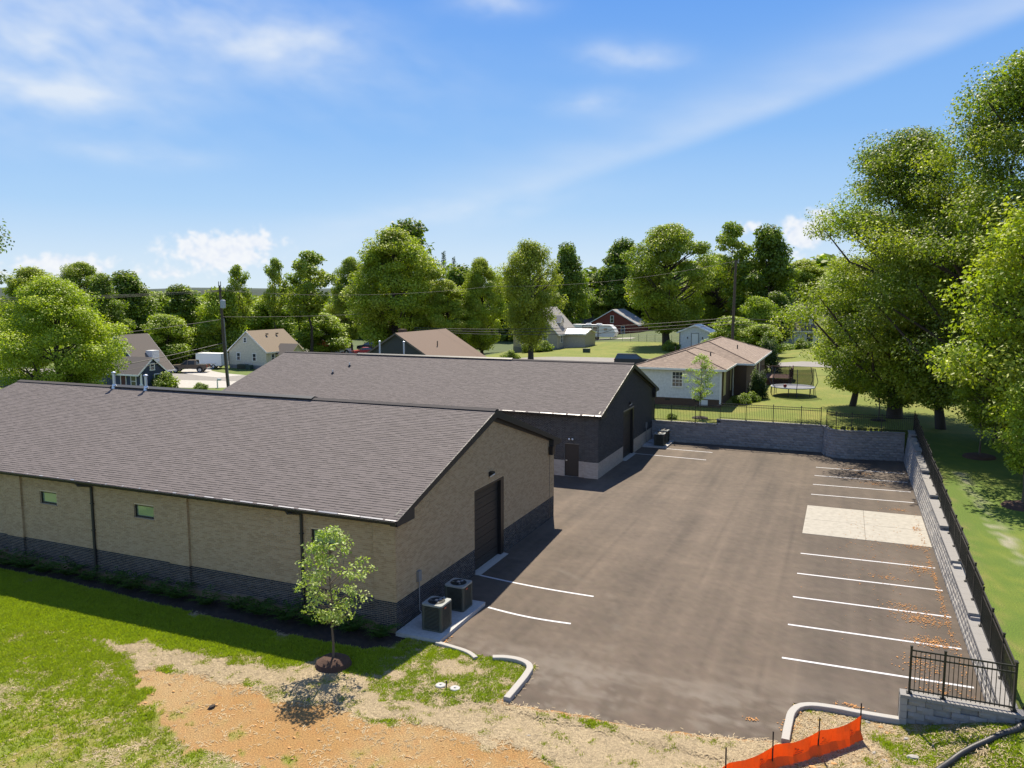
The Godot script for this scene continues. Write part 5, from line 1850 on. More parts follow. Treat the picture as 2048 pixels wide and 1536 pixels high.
func white_house() -> void:
	var o := thing("ranch_house", "white sided ranch house with brown hip roof behind the far wall", "house", Vector3(-13.0, 1.7, -80.0))
	var x0 := -17.3
	var x1 := -9.75
	var zf := -69.8
	var top := 4.95
	# brick body with a sided front
	var b := MB.new()
	b.span(Vector3(x0 + 0.02, 1.2, -76.6), Vector3(x1 - 0.02, top - 0.05, zf - 0.06))
	b.span(Vector3(x0, 1.2, -94.5), Vector3(-8.4, top - 0.05, -76.6))
	wpart("brick_wall", b, M.brick_brown, o)
	b = MB.new()
	b.span(Vector3(x0, 1.2, zf - 0.05), Vector3(x1, 2.28, zf))
	var found := wpart("foundation", b, M.brick_brown, o)
	for x in [-14.6, -12.0]:
		var v := MB.new()
		v.span(Vector3(x, 2.02, zf + 0.002), Vector3(x + 0.42, 2.2, zf + 0.02))
		part("vent", v.done(), M.black_metal, found)
	b = MB.new()
	b.span(Vector3(-11.55, 1.7, zf + 0.005), Vector3(-10.85, 2.2, zf + 0.05))
	part("crawl_door", b.done(), M.trim_white, found)
	# clapboards, each lapping the one below
	var n := 21
	for k in n:
		var y := 2.28 + k * 0.125
		var e := MB.new()
		e.box(Vector3((x0 + x1) * 0.5, y + 0.066, zf - 0.012), Vector3(x1 - x0, 0.14, 0.02), Basis(Vector3.RIGHT, -0.11))
		wpart("clapboard", e, M.siding_white, o)
	b = MB.new()
	b.span(Vector3(x1 - 0.12, 1.9, zf), Vector3(x1 + 0.05, top - 0.05, zf + 0.05))
	wpart("corner_board", b, M.trim_white, o)
	opening(o, "window", Vector3(-13.55, 3.95, zf + 0.0) - o.position, "S", 0.95, 1.35, M.trim_white, M.house_glass)
	var mu := MB.new()
	for k in [-0.16, 0.16]:
		mu.box(Vector3(-13.55 + k, 3.95, zf + 0.035), Vector3(0.03, 1.25, 0.02))
	for k in [0.3, -0.3]:
		mu.box(Vector3(-13.55, 3.95 + k, zf + 0.035), Vector3(0.85, 0.03, 0.02))
	wpart("muntins", mu, M.trim_white, o)
	for q in [[-9.72, -71.0, 1.2, 2.3], [-8.38, -84.0, 0.9, 2.2], [-8.38, -87.5, 0.9, 2.2], [-9.72, -75.4, 0.4, 2.3]]:
		b = MB.new()
		b.span(Vector3(q[0], 2.5, q[1] - q[2]), Vector3(q[0] + 0.05, 2.5 + q[3], q[1]))
		wpart("shutter", b, M.trim_yellow, o)
	b = MB.new()
	b.tube([Vector3(-9.6, top - 0.1, -76.5), Vector3(-9.6, 1.9, -76.5)], [0.06, 0.06], 8)
	wpart("downspout", b, M.trim_white, o)
	hip_roof(o, x0 - 0.45, x1 + 0.45, zf + 0.45, -79.5, top, 1.32, 3.9, 2.0, M.roof_brown, M.trim_white, 91)
	hip_roof(o, x0 - 0.45, -7.7, -76.4, -95.0, top + 0.02, 1.75, 4.6, 4.6, M.roof_brown, M.trim_white, 92)
	for p in [[-11.6, 5.75, -75.5], [-10.2, 6.0, -84.0], [-14.8, 5.7, -73.0], [-15.8, 5.9, -80.0]]:
		var v := MB.new()
		v.tube([Vector3(p[0], p[1] - 0.4, p[2]), Vector3(p[0], p[1] + 0.25, p[2])], [0.06, 0.06], 8)
		wpart("vent_pipe", v, M.pipe_black, o)
	# timber deck behind
	var d := thing("timber_deck", "dark red timber deck with railing beside the white house", "deck", Vector3(-6.6, 2.2, -88.0))
	for k in 18:
		block("deck_board", Vector3(-8.35, 2.75, -90.5 + k * 0.26), Vector3(-5.0, 2.79, -90.26 + k * 0.26), M.deck_wood, d)
	block("skirt", Vector3(-8.35, 1.9, -85.85), Vector3(-5.0, 2.72, -85.8), M.deck_wood, d)
	block("skirt", Vector3(-5.05, 1.9, -90.5), Vector3(-5.0, 2.72, -85.85), M.deck_wood, d)
	for k in 26:
		block("baluster", Vector3(-8.3 + k * 0.13, 2.79, -90.5), Vector3(-8.26 + k * 0.13, 3.6, -90.46), M.deck_wood, d)
	for k in 20:
		block("baluster", Vector3(-5.05, 2.79, -90.4 + k * 0.14), Vector3(-5.01, 3.6, -90.36 + k * 0.14), M.deck_wood, d)
	block("rail", Vector3(-8.35, 3.6, -90.55), Vector3(-5.0, 3.65, -90.42), M.deck_wood, d)
	block("rail", Vector3(-5.1, 3.6, -90.42), Vector3(-4.98, 3.65, -87.6), M.deck_wood, d)
	for p in [[-5.05, -90.5], [-5.05, -87.6], [-5.05, -85.9], [-8.3, -85.9]]:
		block("post", Vector3(p[0] - 0.06, 1.9, p[1] - 0.06), Vector3(p[0] + 0.06, 3.75, p[1] + 0.06), M.deck_wood, d)

func make_houses() -> void:
	white_house()
	# cream cottage
	var o := thing("cottage", "cream cottage with brown roof right of the left utility pole", "house", Vector3(-92.6, -1.0, -109.2))
	house_shell(o, 7.9, 9.2, 3.05, 3.2, "z", 0.35, M.siding_cream, M.roof_tan, M.trim_white, 0.65, M.block_grey)
	opening(o, "window", Vector3(-1.9, 2.05, 4.6), "S", 0.75, 1.25, M.trim_white, M.house_glass)
	opening(o, "window", Vector3(1.45, 2.0, 4.6), "S", 0.75, 1.25, M.trim_white, M.house_glass)
	opening(o, "window", Vector3(-0.4, 4.85, 4.6), "S", 0.6, 0.8, M.trim_white, M.house_glass)
	opening(o, "window", Vector3(3.95, 1.9, 3.0), "E", 0.8, 1.3, M.trim_white, M.house_glass)
	house_shell(o, 3.4, 3.6, 2.5, 1.5, "x", 0.3, M.siding_cream, M.roof_taupe, M.trim_yellow, 0.0, null, Vector3(5.2, 0, 0.2))
	for p in [Vector3(1.2, 5.75, 1.0), Vector3(1.2, 5.75, -1.6)]:
		var v := MB.new()
		v.box(p, Vector3(0.35, 0.2, 0.35))
		part("roof_vent", v.done(), M.black_metal, o)
	var m := thing("condensing_unit", "dark green unit at the foot of the cream cottage", "air conditioner", Vector3(-93.0, -1.0, -103.8))
	var mb := MB.new()
	mb.span(Vector3(-0.9, 0, -0.4), Vector3(0.9, 0.85, 0.4))
	mb.span(Vector3(0.95, 0, -0.4), Vector3(1.9, 0.75, 0.4))
	part("cabinet", mb.done(), M.plastic_green, m)
	for k in 6:
		var g := MB.new()
		g.span(Vector3(-0.86, 0.12 + k * 0.11, 0.4), Vector3(0.86, 0.17 + k * 0.11, 0.43))
		part("louver", g.done(), M.black_metal, m)
	# navy house
	o = thing("cottage", "navy blue cottage with white trimmed gable at the left", "house", Vector3(-91.0, -1.0, -80.0))
	house_shell(o, 9.2, 5.2, 2.0, 4.7, "z", 0.35, M.siding_blue, M.roof_taupe, M.trim_white, 0.4, M.block_grey, Vector3(-2.5, 0, -2.2))
	house_shell(o, 6.4, 4.2, 2.35, 1.75, "x", 0.4, M.siding_blue, M.roof_taupe, M.trim_white, 0.0, null, Vector3(4.0, 0, 3.4))
	opening(o, "window", Vector3(7.2, 3.0, 3.4), "E", 0.7, 0.85, M.trim_white, M.house_glass)
	opening(o, "window", Vector3(7.2, 1.25, 2.6), "E", 1.0, 1.5, M.trim_white, M.house_glass)
	opening(o, "window", Vector3(6.2, 1.25, 5.5), "S", 0.9, 1.4, M.trim_white, M.house_glass)
	opening(o, "door", Vector3(4.4, 1.1, 5.5), "S", 0.95, 2.1, M.trim_white, M.deck_wood, false)
	for z in [1.4, 5.4]:
		var c := MB.new()
		c.lathe(Vector3(7.4, 0, z), [[0.24, 0.0], [0.22, 0.9], [0.15, 0.92], [0.12, 2.2], [0.18, 2.25]], 8)
		part("porch_column", c.done(), M.trim_white, o)
	var ch := MB.new()
	ch.span(Vector3(0.0, 2.0, -3.4), Vector3(1.3, 4.6, -2.2))
	part("dormer", ch.done(), M.siding_white, o)
	# dark gabled house with brown roof
	o = thing("cottage", "charcoal gabled house with brown roof behind the far workshop ridge", "house", Vector3(-49.8, 1.2, -88.3))
	house_shell(o, 12.6, 12.6, 1.7, 3.8, "z", 0.4, M.siding_charcoal, M.roof_brown, M.roof_taupe, 0.0)
	opening(o, "window", Vector3(1.5, 2.3, 6.3), "S", 1.5, 1.1, M.trim_white, M.window_dark)
	opening(o, "window", Vector3(-1.2, 2.3, 6.3), "S", 1.1, 1.0, M.trim_white, M.window_dark)
	var cb := MB.new()
	cb.span(Vector3(-0.9, 4.2, 3.6), Vector3(-0.1, 6.0, 4.4))
	part("chimney", cb.done(), M.brick_brown, o)
	var vp := MB.new()
	vp.tube([Vector3(3.0, 3.2, 1.5), Vector3(3.0, 4.5, 1.5)], [0.07, 0.07], 8)
	part("vent_pipe", vp.done(), M.pipe_black, o)
	# beige steep roofed house
	o = thing("cottage", "beige house with steep pale roof beside the white camper", "house", Vector3(-50.7, 1.75, -136.0))
	house_shell(o, 8.4, 11.0, 2.9, 4.4, "z", 0.35, M.siding_beige, M.roof_grey, M.trim_white, 0.4, M.block_grey)
	house_shell(o, 4.2, 6.4, 2.7, 0.7, "x", 0.4, M.siding_beige, M.roof_white, M.trim_white, 0.0, null, Vector3(6.0, 0, -1.2))
	house_shell(o, 2.2, 1.7, 4.9, 0.9, "x", 0.2, M.siding_beige, M.roof_grey, M.trim_white, 0.0, null, Vector3(2.2, 0, 0.6))
	opening(o, "window", Vector3(1.9, 1.9, 5.5), "S", 0.8, 1.5, M.trim_white, M.house_glass)
	opening(o, "window", Vector3(-0.9, 4.6, 5.5), "S", 0.8, 1.3, M.trim_white, M.house_glass)
	opening(o, "window", Vector3(4.2, 1.9, 3.4), "E", 0.8, 1.4, M.trim_white, M.house_glass)
	# red brick house and its dark neighbour
	o = thing("cottage", "red brick gabled house behind the camper", "house", Vector3(-53.7, 1.4, -197.0))
	house_shell(o, 13.0, 11.0, 2.6, 3.7, "z", 0.3, M.brick_red, M.roof_grey, M.trim_white, 0.0)
	opening(o, "window", Vector3(-0.1, 4.0, 5.5), "S", 0.8, 1.7, M.trim_white, M.house_glass)
	opening(o, "window", Vector3(2.7, 1.4, 5.5), "S", 0.9, 1.7, M.trim_white, M.house_glass)
	o = thing("cottage", "dark roofed house left of the red brick one", "house", Vector3(-63.5, 1.0, -203.0))
	house_shell(o, 9.0, 9.0, 2.5, 3.4, "x", 0.4, M.siding_beige, M.roof_dark, M.trim_white, 0.0)
	# white shed
	o = thing("garden_shed", "white shed with bright metal roof behind the brown hip roof", "shed", Vector3(-22.6, 2.35, -132.4))
	house_shell(o, 4.8, 5.2, 3.05, 1.05, "z", 0.45, M.siding_white, M.roof_white, M.trim_white, 0.0)
	opening(o, "door", Vector3(0.1, 1.55, 2.6), "S", 1.15, 2.6, M.block_grey, M.trim_white, false)
	for x in [-1.1, 1.3]:
		var l := MB.new()
		l.box(Vector3(x, 2.1, 2.65), Vector3(0.14, 0.3, 0.12))
		part("lantern", l.done(), M.black_metal, o)
	for x in [-2.38, 2.38]:
		var l := MB.new()
		l.box(Vector3(x, 1.5, 2.62), Vector3(0.16, 3.0, 0.06))
		part("corner_board", l.done(), M.block_grey, o)
	# house at the right behind the trees
	o = thing("cottage", "white house with big taupe roof half hidden by the right trees", "house", Vector3(-4.0, 2.5, -149.5))
	house_shell(o, 12.5, 9.5, 2.9, 4.4, "x", 0.35, M.siding_white, M.roof_taupe, M.trim_white, 0.0)
	house_shell(o, 2.0, 3.0, 5.0, 1.0, "z", 0.25, M.siding_white, M.roof_grey, M.trim_white, 0.0, null, Vector3(-2.2, 0, 2.4))
	opening(o, "window", Vector3(-2.2, 4.6, 3.92), "S", 0.9, 1.0, M.trim_white, M.house_glass)
	opening(o, "door", Vector3(-4.6, 1.3, 4.76), "S", 1.1, 2.4, M.trim_white, M.transformer_grey, false)
	opening(o, "window", Vector3(-1.6, 1.6, 4.76), "S", 1.1, 1.5, M.trim_white, M.house_glass)
	# wooden fence behind the pickup
	o = thing("board_fence", "weathered dark board fence behind the white trailer", "fence", Vector3(-104.0, -1.0, -112.0))
	for k in 70:
		var e := part("fence_board", cube, tone(Color(0.06, 0.045, 0.035) * (0.8 + 0.4 * fmod(k * 0.37, 1.0)), M.tinted_rough), o)
		e.transform = Transform3D(Basis.from_scale(Vector3(0.24, 1.9, 0.03)), Vector3(-10.0 + k * 0.26, 0.95, 0))
	o = thing("board_fence", "brown board fence beside the parked cars", "fence", Vector3(-91.0, -1.0, -152.0))
	for k in 26:
		var e := part("fence_board", cube, tone(Color(0.14, 0.075, 0.05) * (0.8 + 0.4 * fmod(k * 0.37, 1.0)), M.tinted_rough), o)
		e.transform = Transform3D(Basis.from_scale(Vector3(0.26, 2.6, 0.03)), Vector3(-3.4 + k * 0.28, 1.3, 0))

# ---------------------------------------------------------------- vehicles
func add_wheel(o: Node3D, c: Vector3, rad: float, w: float) -> void:
	var s := signf(c.z) if absf(c.z) > 0.01 else 1.0
	var ax := Basis(Vector3.RIGHT, PI / 2 * s)
	var b := MB.new()
	b.lathe(Vector3.ZERO, [[rad * 0.6, -w * 0.5], [rad * 0.94, -w * 0.5], [rad, -w * 0.3], [rad, w * 0.3], [rad * 0.94, w * 0.5], [rad * 0.6, w * 0.5]], 20, ax)
	var t := part("wheel", b.done(), M.tyre, o, c)
	b = MB.new()
	b.lathe(Vector3.ZERO, [[0.0, -w * 0.45], [rad * 0.6, -w * 0.45], [rad * 0.6, w * 0.42], [rad * 0.5, w * 0.3], [rad * 0.15, w * 0.4], [0.0, w * 0.42]], 16, ax)
	part("rim", b.done(), M.rim_metal, t)

func slab(o: Node3D, called: String, prof: Array, half: float, m: Material, taper := 0.0) -> MeshInstance3D:
	# side outline [x, y] swept across the width; upper points pull inwards by taper
	var b := MB.new()
	var lo := 1e9
	var hi := -1e9
	for p in prof:
		lo = minf(lo, p[1])
		hi = maxf(hi, p[1])
	var l := []
	var r := []
	for p in prof:
		var w: float = half - taper * (p[1] - lo) / maxf(0.01, hi - lo)
		l.append(Vector3(p[0], p[1], -w))
		r.append(Vector3(p[0], p[1], w))
	for i in prof.size():
		var k := (i + 1) % prof.size()
		b.quad(r[i], l[i], l[k], r[k])
	b.face(r)
	l.reverse()
	b.face(l)
	return part(called, b.done(), m, o)

func pickup(label: String, at: Vector3, turn: float, paint: Material, pitch := 0.0) -> void:
	var o := thing("pickup_truck", label, "pickup truck", at, turn)
	o.rotation.z = pitch
	slab(o, "body", [[-2.95, 0.62], [2.7, 0.55], [2.95, 0.7], [2.93, 1.05], [2.7, 1.16], [1.15, 1.28], [-2.95, 1.24]], 0.98, paint, 0.06)
	slab(o, "cab", [[1.2, 1.25], [0.35, 1.87], [0.1, 1.93], [-1.05, 1.93], [-1.3, 1.25]], 0.9, M.house_glass, 0.14)
	slab(o, "cab_roof", [[0.42, 1.86], [0.1, 1.955], [-1.08, 1.955], [-1.12, 1.86]], 0.8, paint, 0.06)
	for x in [[-0.02, 0.1], [-1.3, -1.02], [0.95, 1.1]]:
		for s in [-1.0, 1.0]:
			var p := MB.new()
			p.extrude([Vector3(x[0], 1.25, s * 0.915), Vector3(x[1], 1.25, s * 0.915), Vector3((x[1] if x[0] < 0.5 else 0.42), 1.9, s * 0.785), Vector3((x[0] if x[0] < 0.5 else 0.3), 1.9, s * 0.785)], Vector3(0, 0, -s * 0.03))
			part("pillar", p.done(), paint, o)
	var bed := MB.new()
	bed.box(Vector3(-2.1, 1.262, 0), Vector3(1.5, 0.012, 1.6))
	part("cargo_bed", bed.done(), M.black_metal, o)
	var gr := MB.new()
	gr.box(Vector3(2.95, 0.86, 0), Vector3(0.05, 0.3, 1.2))
	part("grille", gr.done(), M.rim_metal, o)
	for s in [-1.0, 1.0]:
		var h := MB.new()
		h.box(Vector3(2.9, 0.9, s * 0.78), Vector3(0.12, 0.24, 0.3))
		part("headlight", h.done(), M.lamp_clear, o)
		h = MB.new()
		h.box(Vector3(-2.94, 1.0, s * 0.86), Vector3(0.06, 0.36, 0.16))
		part("tail_light", h.done(), M.lamp_red, o)
		h = MB.new()
		h.box(Vector3(0.85, 1.33, s * 1.08), Vector3(0.14, 0.2, 0.22))
		part("door_mirror", h.done(), M.black_metal, o)
		for x in [1.85, -1.85]:
			var a := MB.new()
			a.lathe(Vector3(x, 0.5, s * 0.94), [[0.0, 0.0], [0.5, 0.0], [0.5, 0.06], [0.0, 0.06]], 18, Basis(Vector3.RIGHT, PI / 2 * s))
			part("wheel_arch", a.done(), M.black_metal, o)
			add_wheel(o, Vector3(x, 0.42, s * 0.93), 0.42, 0.27)
	for x in [2.98, -3.0]:
		var bu := MB.new()
		bu.box(Vector3(x, 0.62, 0), Vector3(0.16, 0.2, 1.9))
		part("bumper", bu.done(), M.rim_metal, o)

func family_car(label: String, called: String, at: Vector3, turn: float, paint: Material, suv: bool) -> void:
	var o := thing(called, label, "car", at, turn)
	var t := 0.22 if suv else 0.0
	slab(o, "body", [[-2.3, 0.4], [2.2, 0.35], [2.38, 0.5], [2.3, 0.82 + t], [1.1, 0.98 + t], [-2.25, 1.0 + t], [-2.38, 0.7]], 0.92, paint, 0.07)
	if suv:
		slab(o, "cabin", [[1.15, 1.18], [0.4, 1.72], [-2.0, 1.74], [-2.28, 1.2]], 0.85, M.house_glass, 0.13)
		slab(o, "roof_panel", [[0.45, 1.7], [0.3, 1.78], [-1.95, 1.8], [-2.05, 1.72]], 0.74, paint, 0.05)
	else:
		slab(o, "cabin", [[1.15, 0.96], [0.25, 1.42], [-1.0, 1.43], [-1.85, 0.99]], 0.84, M.house_glass, 0.16)
		slab(o, "roof_panel", [[0.28, 1.4], [0.1, 1.47], [-0.9, 1.47], [-1.05, 1.4]], 0.7, paint, 0.05)
	for s in [-1.0, 1.0]:
		for x in [1.42, -1.42]:
			add_wheel(o, Vector3(x, 0.34, s * 0.85), 0.34, 0.22)
		var h := MB.new()
		h.box(Vector3(2.28, 0.68 + t * 0.6, s * 0.66), Vector3(0.14, 0.14, 0.36))
		part("headlight", h.done(), M.lamp_clear, o)
		h = MB.new()
		h.box(Vector3(-2.3, 0.85 + t, s * 0.7), Vector3(0.1, 0.18, 0.3))
		part("tail_light", h.done(), M.lamp_red, o)
		h = MB.new()
		h.box(Vector3(0.85, 1.05 + t, s * 0.98), Vector3(0.12, 0.13, 0.16))
		part("door_mirror", h.done(), paint, o)

func box_trailer(label: String, at: Vector3, turn: float, len: float, h: float, m: Material, trim: Material) -> void:
	var o := thing("cargo_trailer", label, "trailer", at, turn)
	slab(o, "box", [[-len * 0.5, 0.5], [len * 0.5, 0.5], [len * 0.5, h - 0.1], [len * 0.5 - 0.12, h], [-len * 0.5, h]], 1.02, m)
	for x in [len * 0.5 + 0.004, -len * 0.5 - 0.004]:
		var e := MB.new()
		for s in [-1.0, 1.0]:
			e.box(Vector3(x, h * 0.5 + 0.25, s * 1.0), Vector3(0.03, h - 0.5, 0.08))
		e.box(Vector3(x, h - 0.05, 0), Vector3(0.03, 0.08, 2.0))
		e.box(Vector3(x, 0.54, 0), Vector3(0.03, 0.1, 2.0))
		part("corner_trim", e.done(), trim, o)
	for s in [-1.0, 1.0]:
		var d := MB.new()
		d.box(Vector3(len * 0.5 - 1.1, h * 0.5 + 0.2, s * 1.024), Vector3(0.8, h - 0.95, 0.012))
		part("side_door", d.done(), m, o)
		d = MB.new()
		d.box(Vector3(-0.5, 0.86, s * 1.03), Vector3(1.75, 0.06, 0.2))
		part("mudguard", d.done(), M.rim_metal, o)
		for x in [-0.1, -0.9]:
			add_wheel(o, Vector3(x, 0.36, s * 0.98), 0.36, 0.2)
	var t := MB.new()
	t.tube([Vector3(len * 0.5, 0.5, 0.6), Vector3(len * 0.5 + 1.2, 0.5, 0), Vector3(len * 0.5, 0.5, -0.6)], [0.05, 0.05, 0.05], 6)
	t.tube([Vector3(len * 0.5 + 0.9, 0.0, 0), Vector3(len * 0.5 + 0.9, 0.8, 0)], [0.04, 0.04], 6)
	part("tow_frame", t.done(), M.black_metal, o)

func camper(at: Vector3, turn: float) -> void:
	var o := thing("camper_trailer", "white camper with black striped side before the red brick house", "camper", at, turn)
	slab(o, "body", [[-4.6, 0.75], [4.3, 0.75], [4.75, 1.6], [4.3, 2.5], [3.5, 3.2], [-4.55, 3.25], [-4.65, 3.1]], 1.22, M.paint_white)
	var f := MB.new()
	f.box(Vector3(-0.6, 1.9, 1.23), Vector3(3.2, 2.2, 0.22))
	part("slide_out", f.done(), M.paint_white, o)
	f = MB.new()
	for x in [-2.25, 1.05]:
		f.box(Vector3(x, 1.9, 1.27), Vector3(0.1, 2.35, 0.26))
	f.box(Vector3(-0.6, 3.05, 1.27), Vector3(3.3, 0.08, 0.26))
	part("slide_seal", f.done(), M.black_metal, o)
	for q in [[-1.2, 2.35, 1.9, 0.75, 1.352], [0.4, 2.35, 0.9, 0.75, 1.352], [2.6, 2.3, 0.7, 0.4, 1.23], [-3.3, 2.0, 0.7, 0.4, 1.23]]:
		f = MB.new()
		f.box(Vector3(q[0], q[1], q[4]), Vector3(q[2], q[3], 0.03))
		part("window", f.done(), M.house_glass, o)
	f = MB.new()
	f.extrude([Vector3(-2.1, 1.2, 1.345), Vector3(-1.8, 1.15, 1.345), Vector3(0.9, 1.65, 1.345), Vector3(0.9, 1.75, 1.345)], Vector3(0, 0, 0.012))
	f.extrude([Vector3(1.2, 1.4, 1.222), Vector3(1.4, 1.35, 1.222), Vector3(3.9, 2.1, 1.222), Vector3(3.9, 2.25, 1.222)], Vector3(0, 0, 0.012))
	part("side_stripe", f.done(), M.block_grey, o)
	for x in [0.9, -1.4]:
		f = MB.new()
		f.box(Vector3(x, 3.36, 0), Vector3(1.0, 0.26, 0.8))
		part("roof_unit", f.done(), M.paint_white, o)
	for s in [-1.0, 1.0]:
		for x in [0.2, -0.75]:
			add_wheel(o, Vector3(x, 0.4, s * 1.08), 0.4, 0.22)
	f = MB.new()
	f.tube([Vector3(4.2, 0.7, 0.8), Vector3(5.7, 0.7, 0), Vector3(4.2, 0.7, -0.8)], [0.06, 0.06, 0.06], 6)
	for x in [3.6, -4.0]:
		for s in [-1.0, 1.0]:
			f.box(Vector3(x, 0.38, s * 1.0), Vector3(0.08, 0.76, 0.08))
	part("chassis", f.done(), M.black_metal, o)

func make_vehicles() -> void:
	pickup("bronze crew cab pickup on the sunlit drive at left", Vector3(-96.9, -0.93, -96.0), PI + 0.5, M.paint_bronze)
	box_trailer("white enclosed trailer with tandem wheels behind the bronze pickup", Vector3(-99.0, -0.95, -103.2), PI + 0.15, 4.9, 2.55, M.paint_white, M.rim_metal)
	pickup("silver pickup parked nose out beside the red trailer", Vector3(-97.8, -0.95, -137.0), PI + 0.95, M.paint_silver)
	family_car("red car parked right of the silver pickup", "sedan_car", Vector3(-92.6, -0.95, -139.5), PI + 0.9, M.paint_red, false)
	family_car("dark blue car parked behind the red one", "utility_vehicle", Vector3(-95.8, -0.6, -146.0), PI + 0.4, M.paint_navy, true)
	box_trailer("bright red enclosed trailer beside the silver pickup", Vector3(-104.2, -0.95, -143.0), 0.3, 5.2, 2.5, M.paint_trailer_red, M.paint_white)
	box_trailer("long white box trailer behind the red trailer", Vector3(-107.5, -0.6, -150.5), 0.0, 7.5, 3.9, M.paint_white, M.rim_metal)
	family_car("black car in front of the road, half hidden by the far gable", "utility_vehicle", Vector3(-24.6, 2.2, -97.6), 0.2, M.paint_black, true)
	camper(on_land(-48.2, -158.6), 0.0)
	family_car("dark parked car between the red car and the charcoal house", "sedan_car", Vector3(-86.5, -0.9, -141.5), PI + 0.6, M.paint_bronze, false)

# ---------------------------------------------------------------- poles, wires, yard and site things
func cable(called: String, label: String, pts: Array, sag: float, rad: float) -> void:
	var o := thing(called, label, "cable", pts[0])
	var b := MB.new()
	for i in pts.size() - 1:
		var path := []
		var rr := []
		for k in 17:
			var t := k / 16.0
			path.append(pts[i].lerp(pts[i + 1], t) - Vector3(0, sag * 4.0 * t * (1 - t), 0))
			rr.append(rad)
		b.tube(path, rr, 4, false)
	wpart("strand", b, M.wire, o)

func make_poles() -> void:
	var a := Vector3(-73.5, -1.0, -78.8)
	var o := thing("utility_pole", "wooden utility pole with transformer and crossarm left of the cream cottage", "utility pole", a)
	var b := MB.new()
	b.tube([Vector3(0.5, -0.5, 0), Vector3(0, 6, 0), Vector3(-0.35, 13.6, 0)], [0.22, 0.19, 0.14], 10)
	part("post", b.done(), M.pole_wood, o)
	b = MB.new()
	b.box(Vector3(-0.3, 12.9, 0.12), Vector3(2.3, 0.14, 0.12), Basis(Vector3.UP, 0.35))
	part("crossarm", b.done(), M.pole_wood, o)
	for x in [-1.1, 0.25, 0.75]:
		b = MB.new()
		b.lathe(Vector3(-0.3 + x, 12.98, 0.12 - x * 0.35), [[0.03, 0.0], [0.09, 0.08], [0.05, 0.14], [0.09, 0.2], [0.03, 0.32]], 8)
		part("insulator", b.done(), M.conduit_grey, o)
	b = MB.new()
	for s in [-0.16, 0.16]:
		b.tube([Vector3(-0.35 + s, 13.5, 0), Vector3(-0.35 + s, 14.1, 0)], [0.05, 0.05], 6)
	b.box(Vector3(-0.35, 13.55, 0), Vector3(0.42, 0.1, 0.1))
	part("fork", b.done(), M.conduit_grey, o)
	b = MB.new()
	b.lathe(Vector3(0.35, 10.7, 0.3), [[0.0, 0.0], [0.3, 0.02], [0.32, 0.1], [0.32, 0.95], [0.22, 1.08], [0.0, 1.1]], 14)
	part("transformer", b.done(), M.transformer_grey, o)
	b = MB.new()
	b.tube([Vector3(0.3, 9.4, 0.2), Vector3(0.62, 3.0, 0.2), Vector3(0.72, 0.0, 0.2)], [0.045, 0.045, 0.045], 6)
	b.tube([Vector3(0.42, 9.4, 0.26), Vector3(0.74, 3.0, 0.26), Vector3(0.84, 0.0, 0.26)], [0.03, 0.03, 0.03], 6)
	part("riser_pipe", b.done(), M.conduit_grey, o)
	var c := Vector3(-12.6, 2.25, -98.9)
	o = thing("utility_pole", "plain wooden utility pole behind the white house roof", "utility pole", c)
	b = MB.new()
	b.tube([Vector3(-0.1, -0.5, 0), Vector3(0.1, 13.3, 0)], [0.2, 0.14], 10)
	part("post", b.done(), M.pole_wood, o)
	b = MB.new()
	b.box(Vector3(0.2, 13.1, 0), Vector3(0.5, 0.12, 0.12))
	b.lathe(Vector3(0.4, 13.15, 0), [[0.04, 0.0], [0.09, 0.08], [0.05, 0.14], [0.08, 0.22], [0.02, 0.3]], 8)
	part("top_bracket", b.done(), M.conduit_grey, o)
	# wires
	var top := a + Vector3(-0.35, 13.0, 0)
	for k in 3:
		cable("power_line", ["upper power line crossing the left treetops, top one", "upper power line crossing the left treetops, middle one", "upper power line crossing the left treetops, lowest one"][k], [Vector3(-96.0 - k, 11.2 - k * 0.35, -41.0 + k), top + Vector3(0, -k * 0.1, 0.2 * k)], 0.5, 0.022)
	cable("telephone_cable", "thick service cable rising from the left edge to the pole, upper one", [Vector3(-86.0, 5.8, -40.0), a + Vector3(0, 9.3, 0)], 0.6, 0.032)
	cable("telephone_cable", "thick bundled cable rising from the left edge to the pole, lower one", [Vector3(-70.0, 2.6, -33.0), a + Vector3(0.15, 6.3, 0)], 0.55, 0.045)
	cable("telephone_cable", "thin cable just below the bundled one at left", [Vector3(-69.0, 1.9, -32.5), a + Vector3(0.2, 6.0, 0)], 0.75, 0.022)
	cable("power_line", "wire from the left pole rightwards past the cream cottage trees", [a + Vector3(0, 9.6, 0), Vector3(-62.0, 9.4, -122.0)], 0.5, 0.022)
	cable("power_line", "top wire between the two poles", [top, Vector3(-45.0, 12.6, -100.0), c + Vector3(0.1, 13.2, 0)], 0.9, 0.018)
	for k in 3:
		cable("telephone_cable", ["wire bundle through the right pole, top one", "wire bundle through the right pole, middle one", "wire bundle through the right pole, bottom one"][k], [Vector3(-60.0, 6.5 - k * 0.25, -104.0), c + Vector3(0, 6.4 - k * 0.38, 0), Vector3(18.0, 9.2 - k * 0.4, -96.0)], 0.7 + 0.1 * k, 0.035)

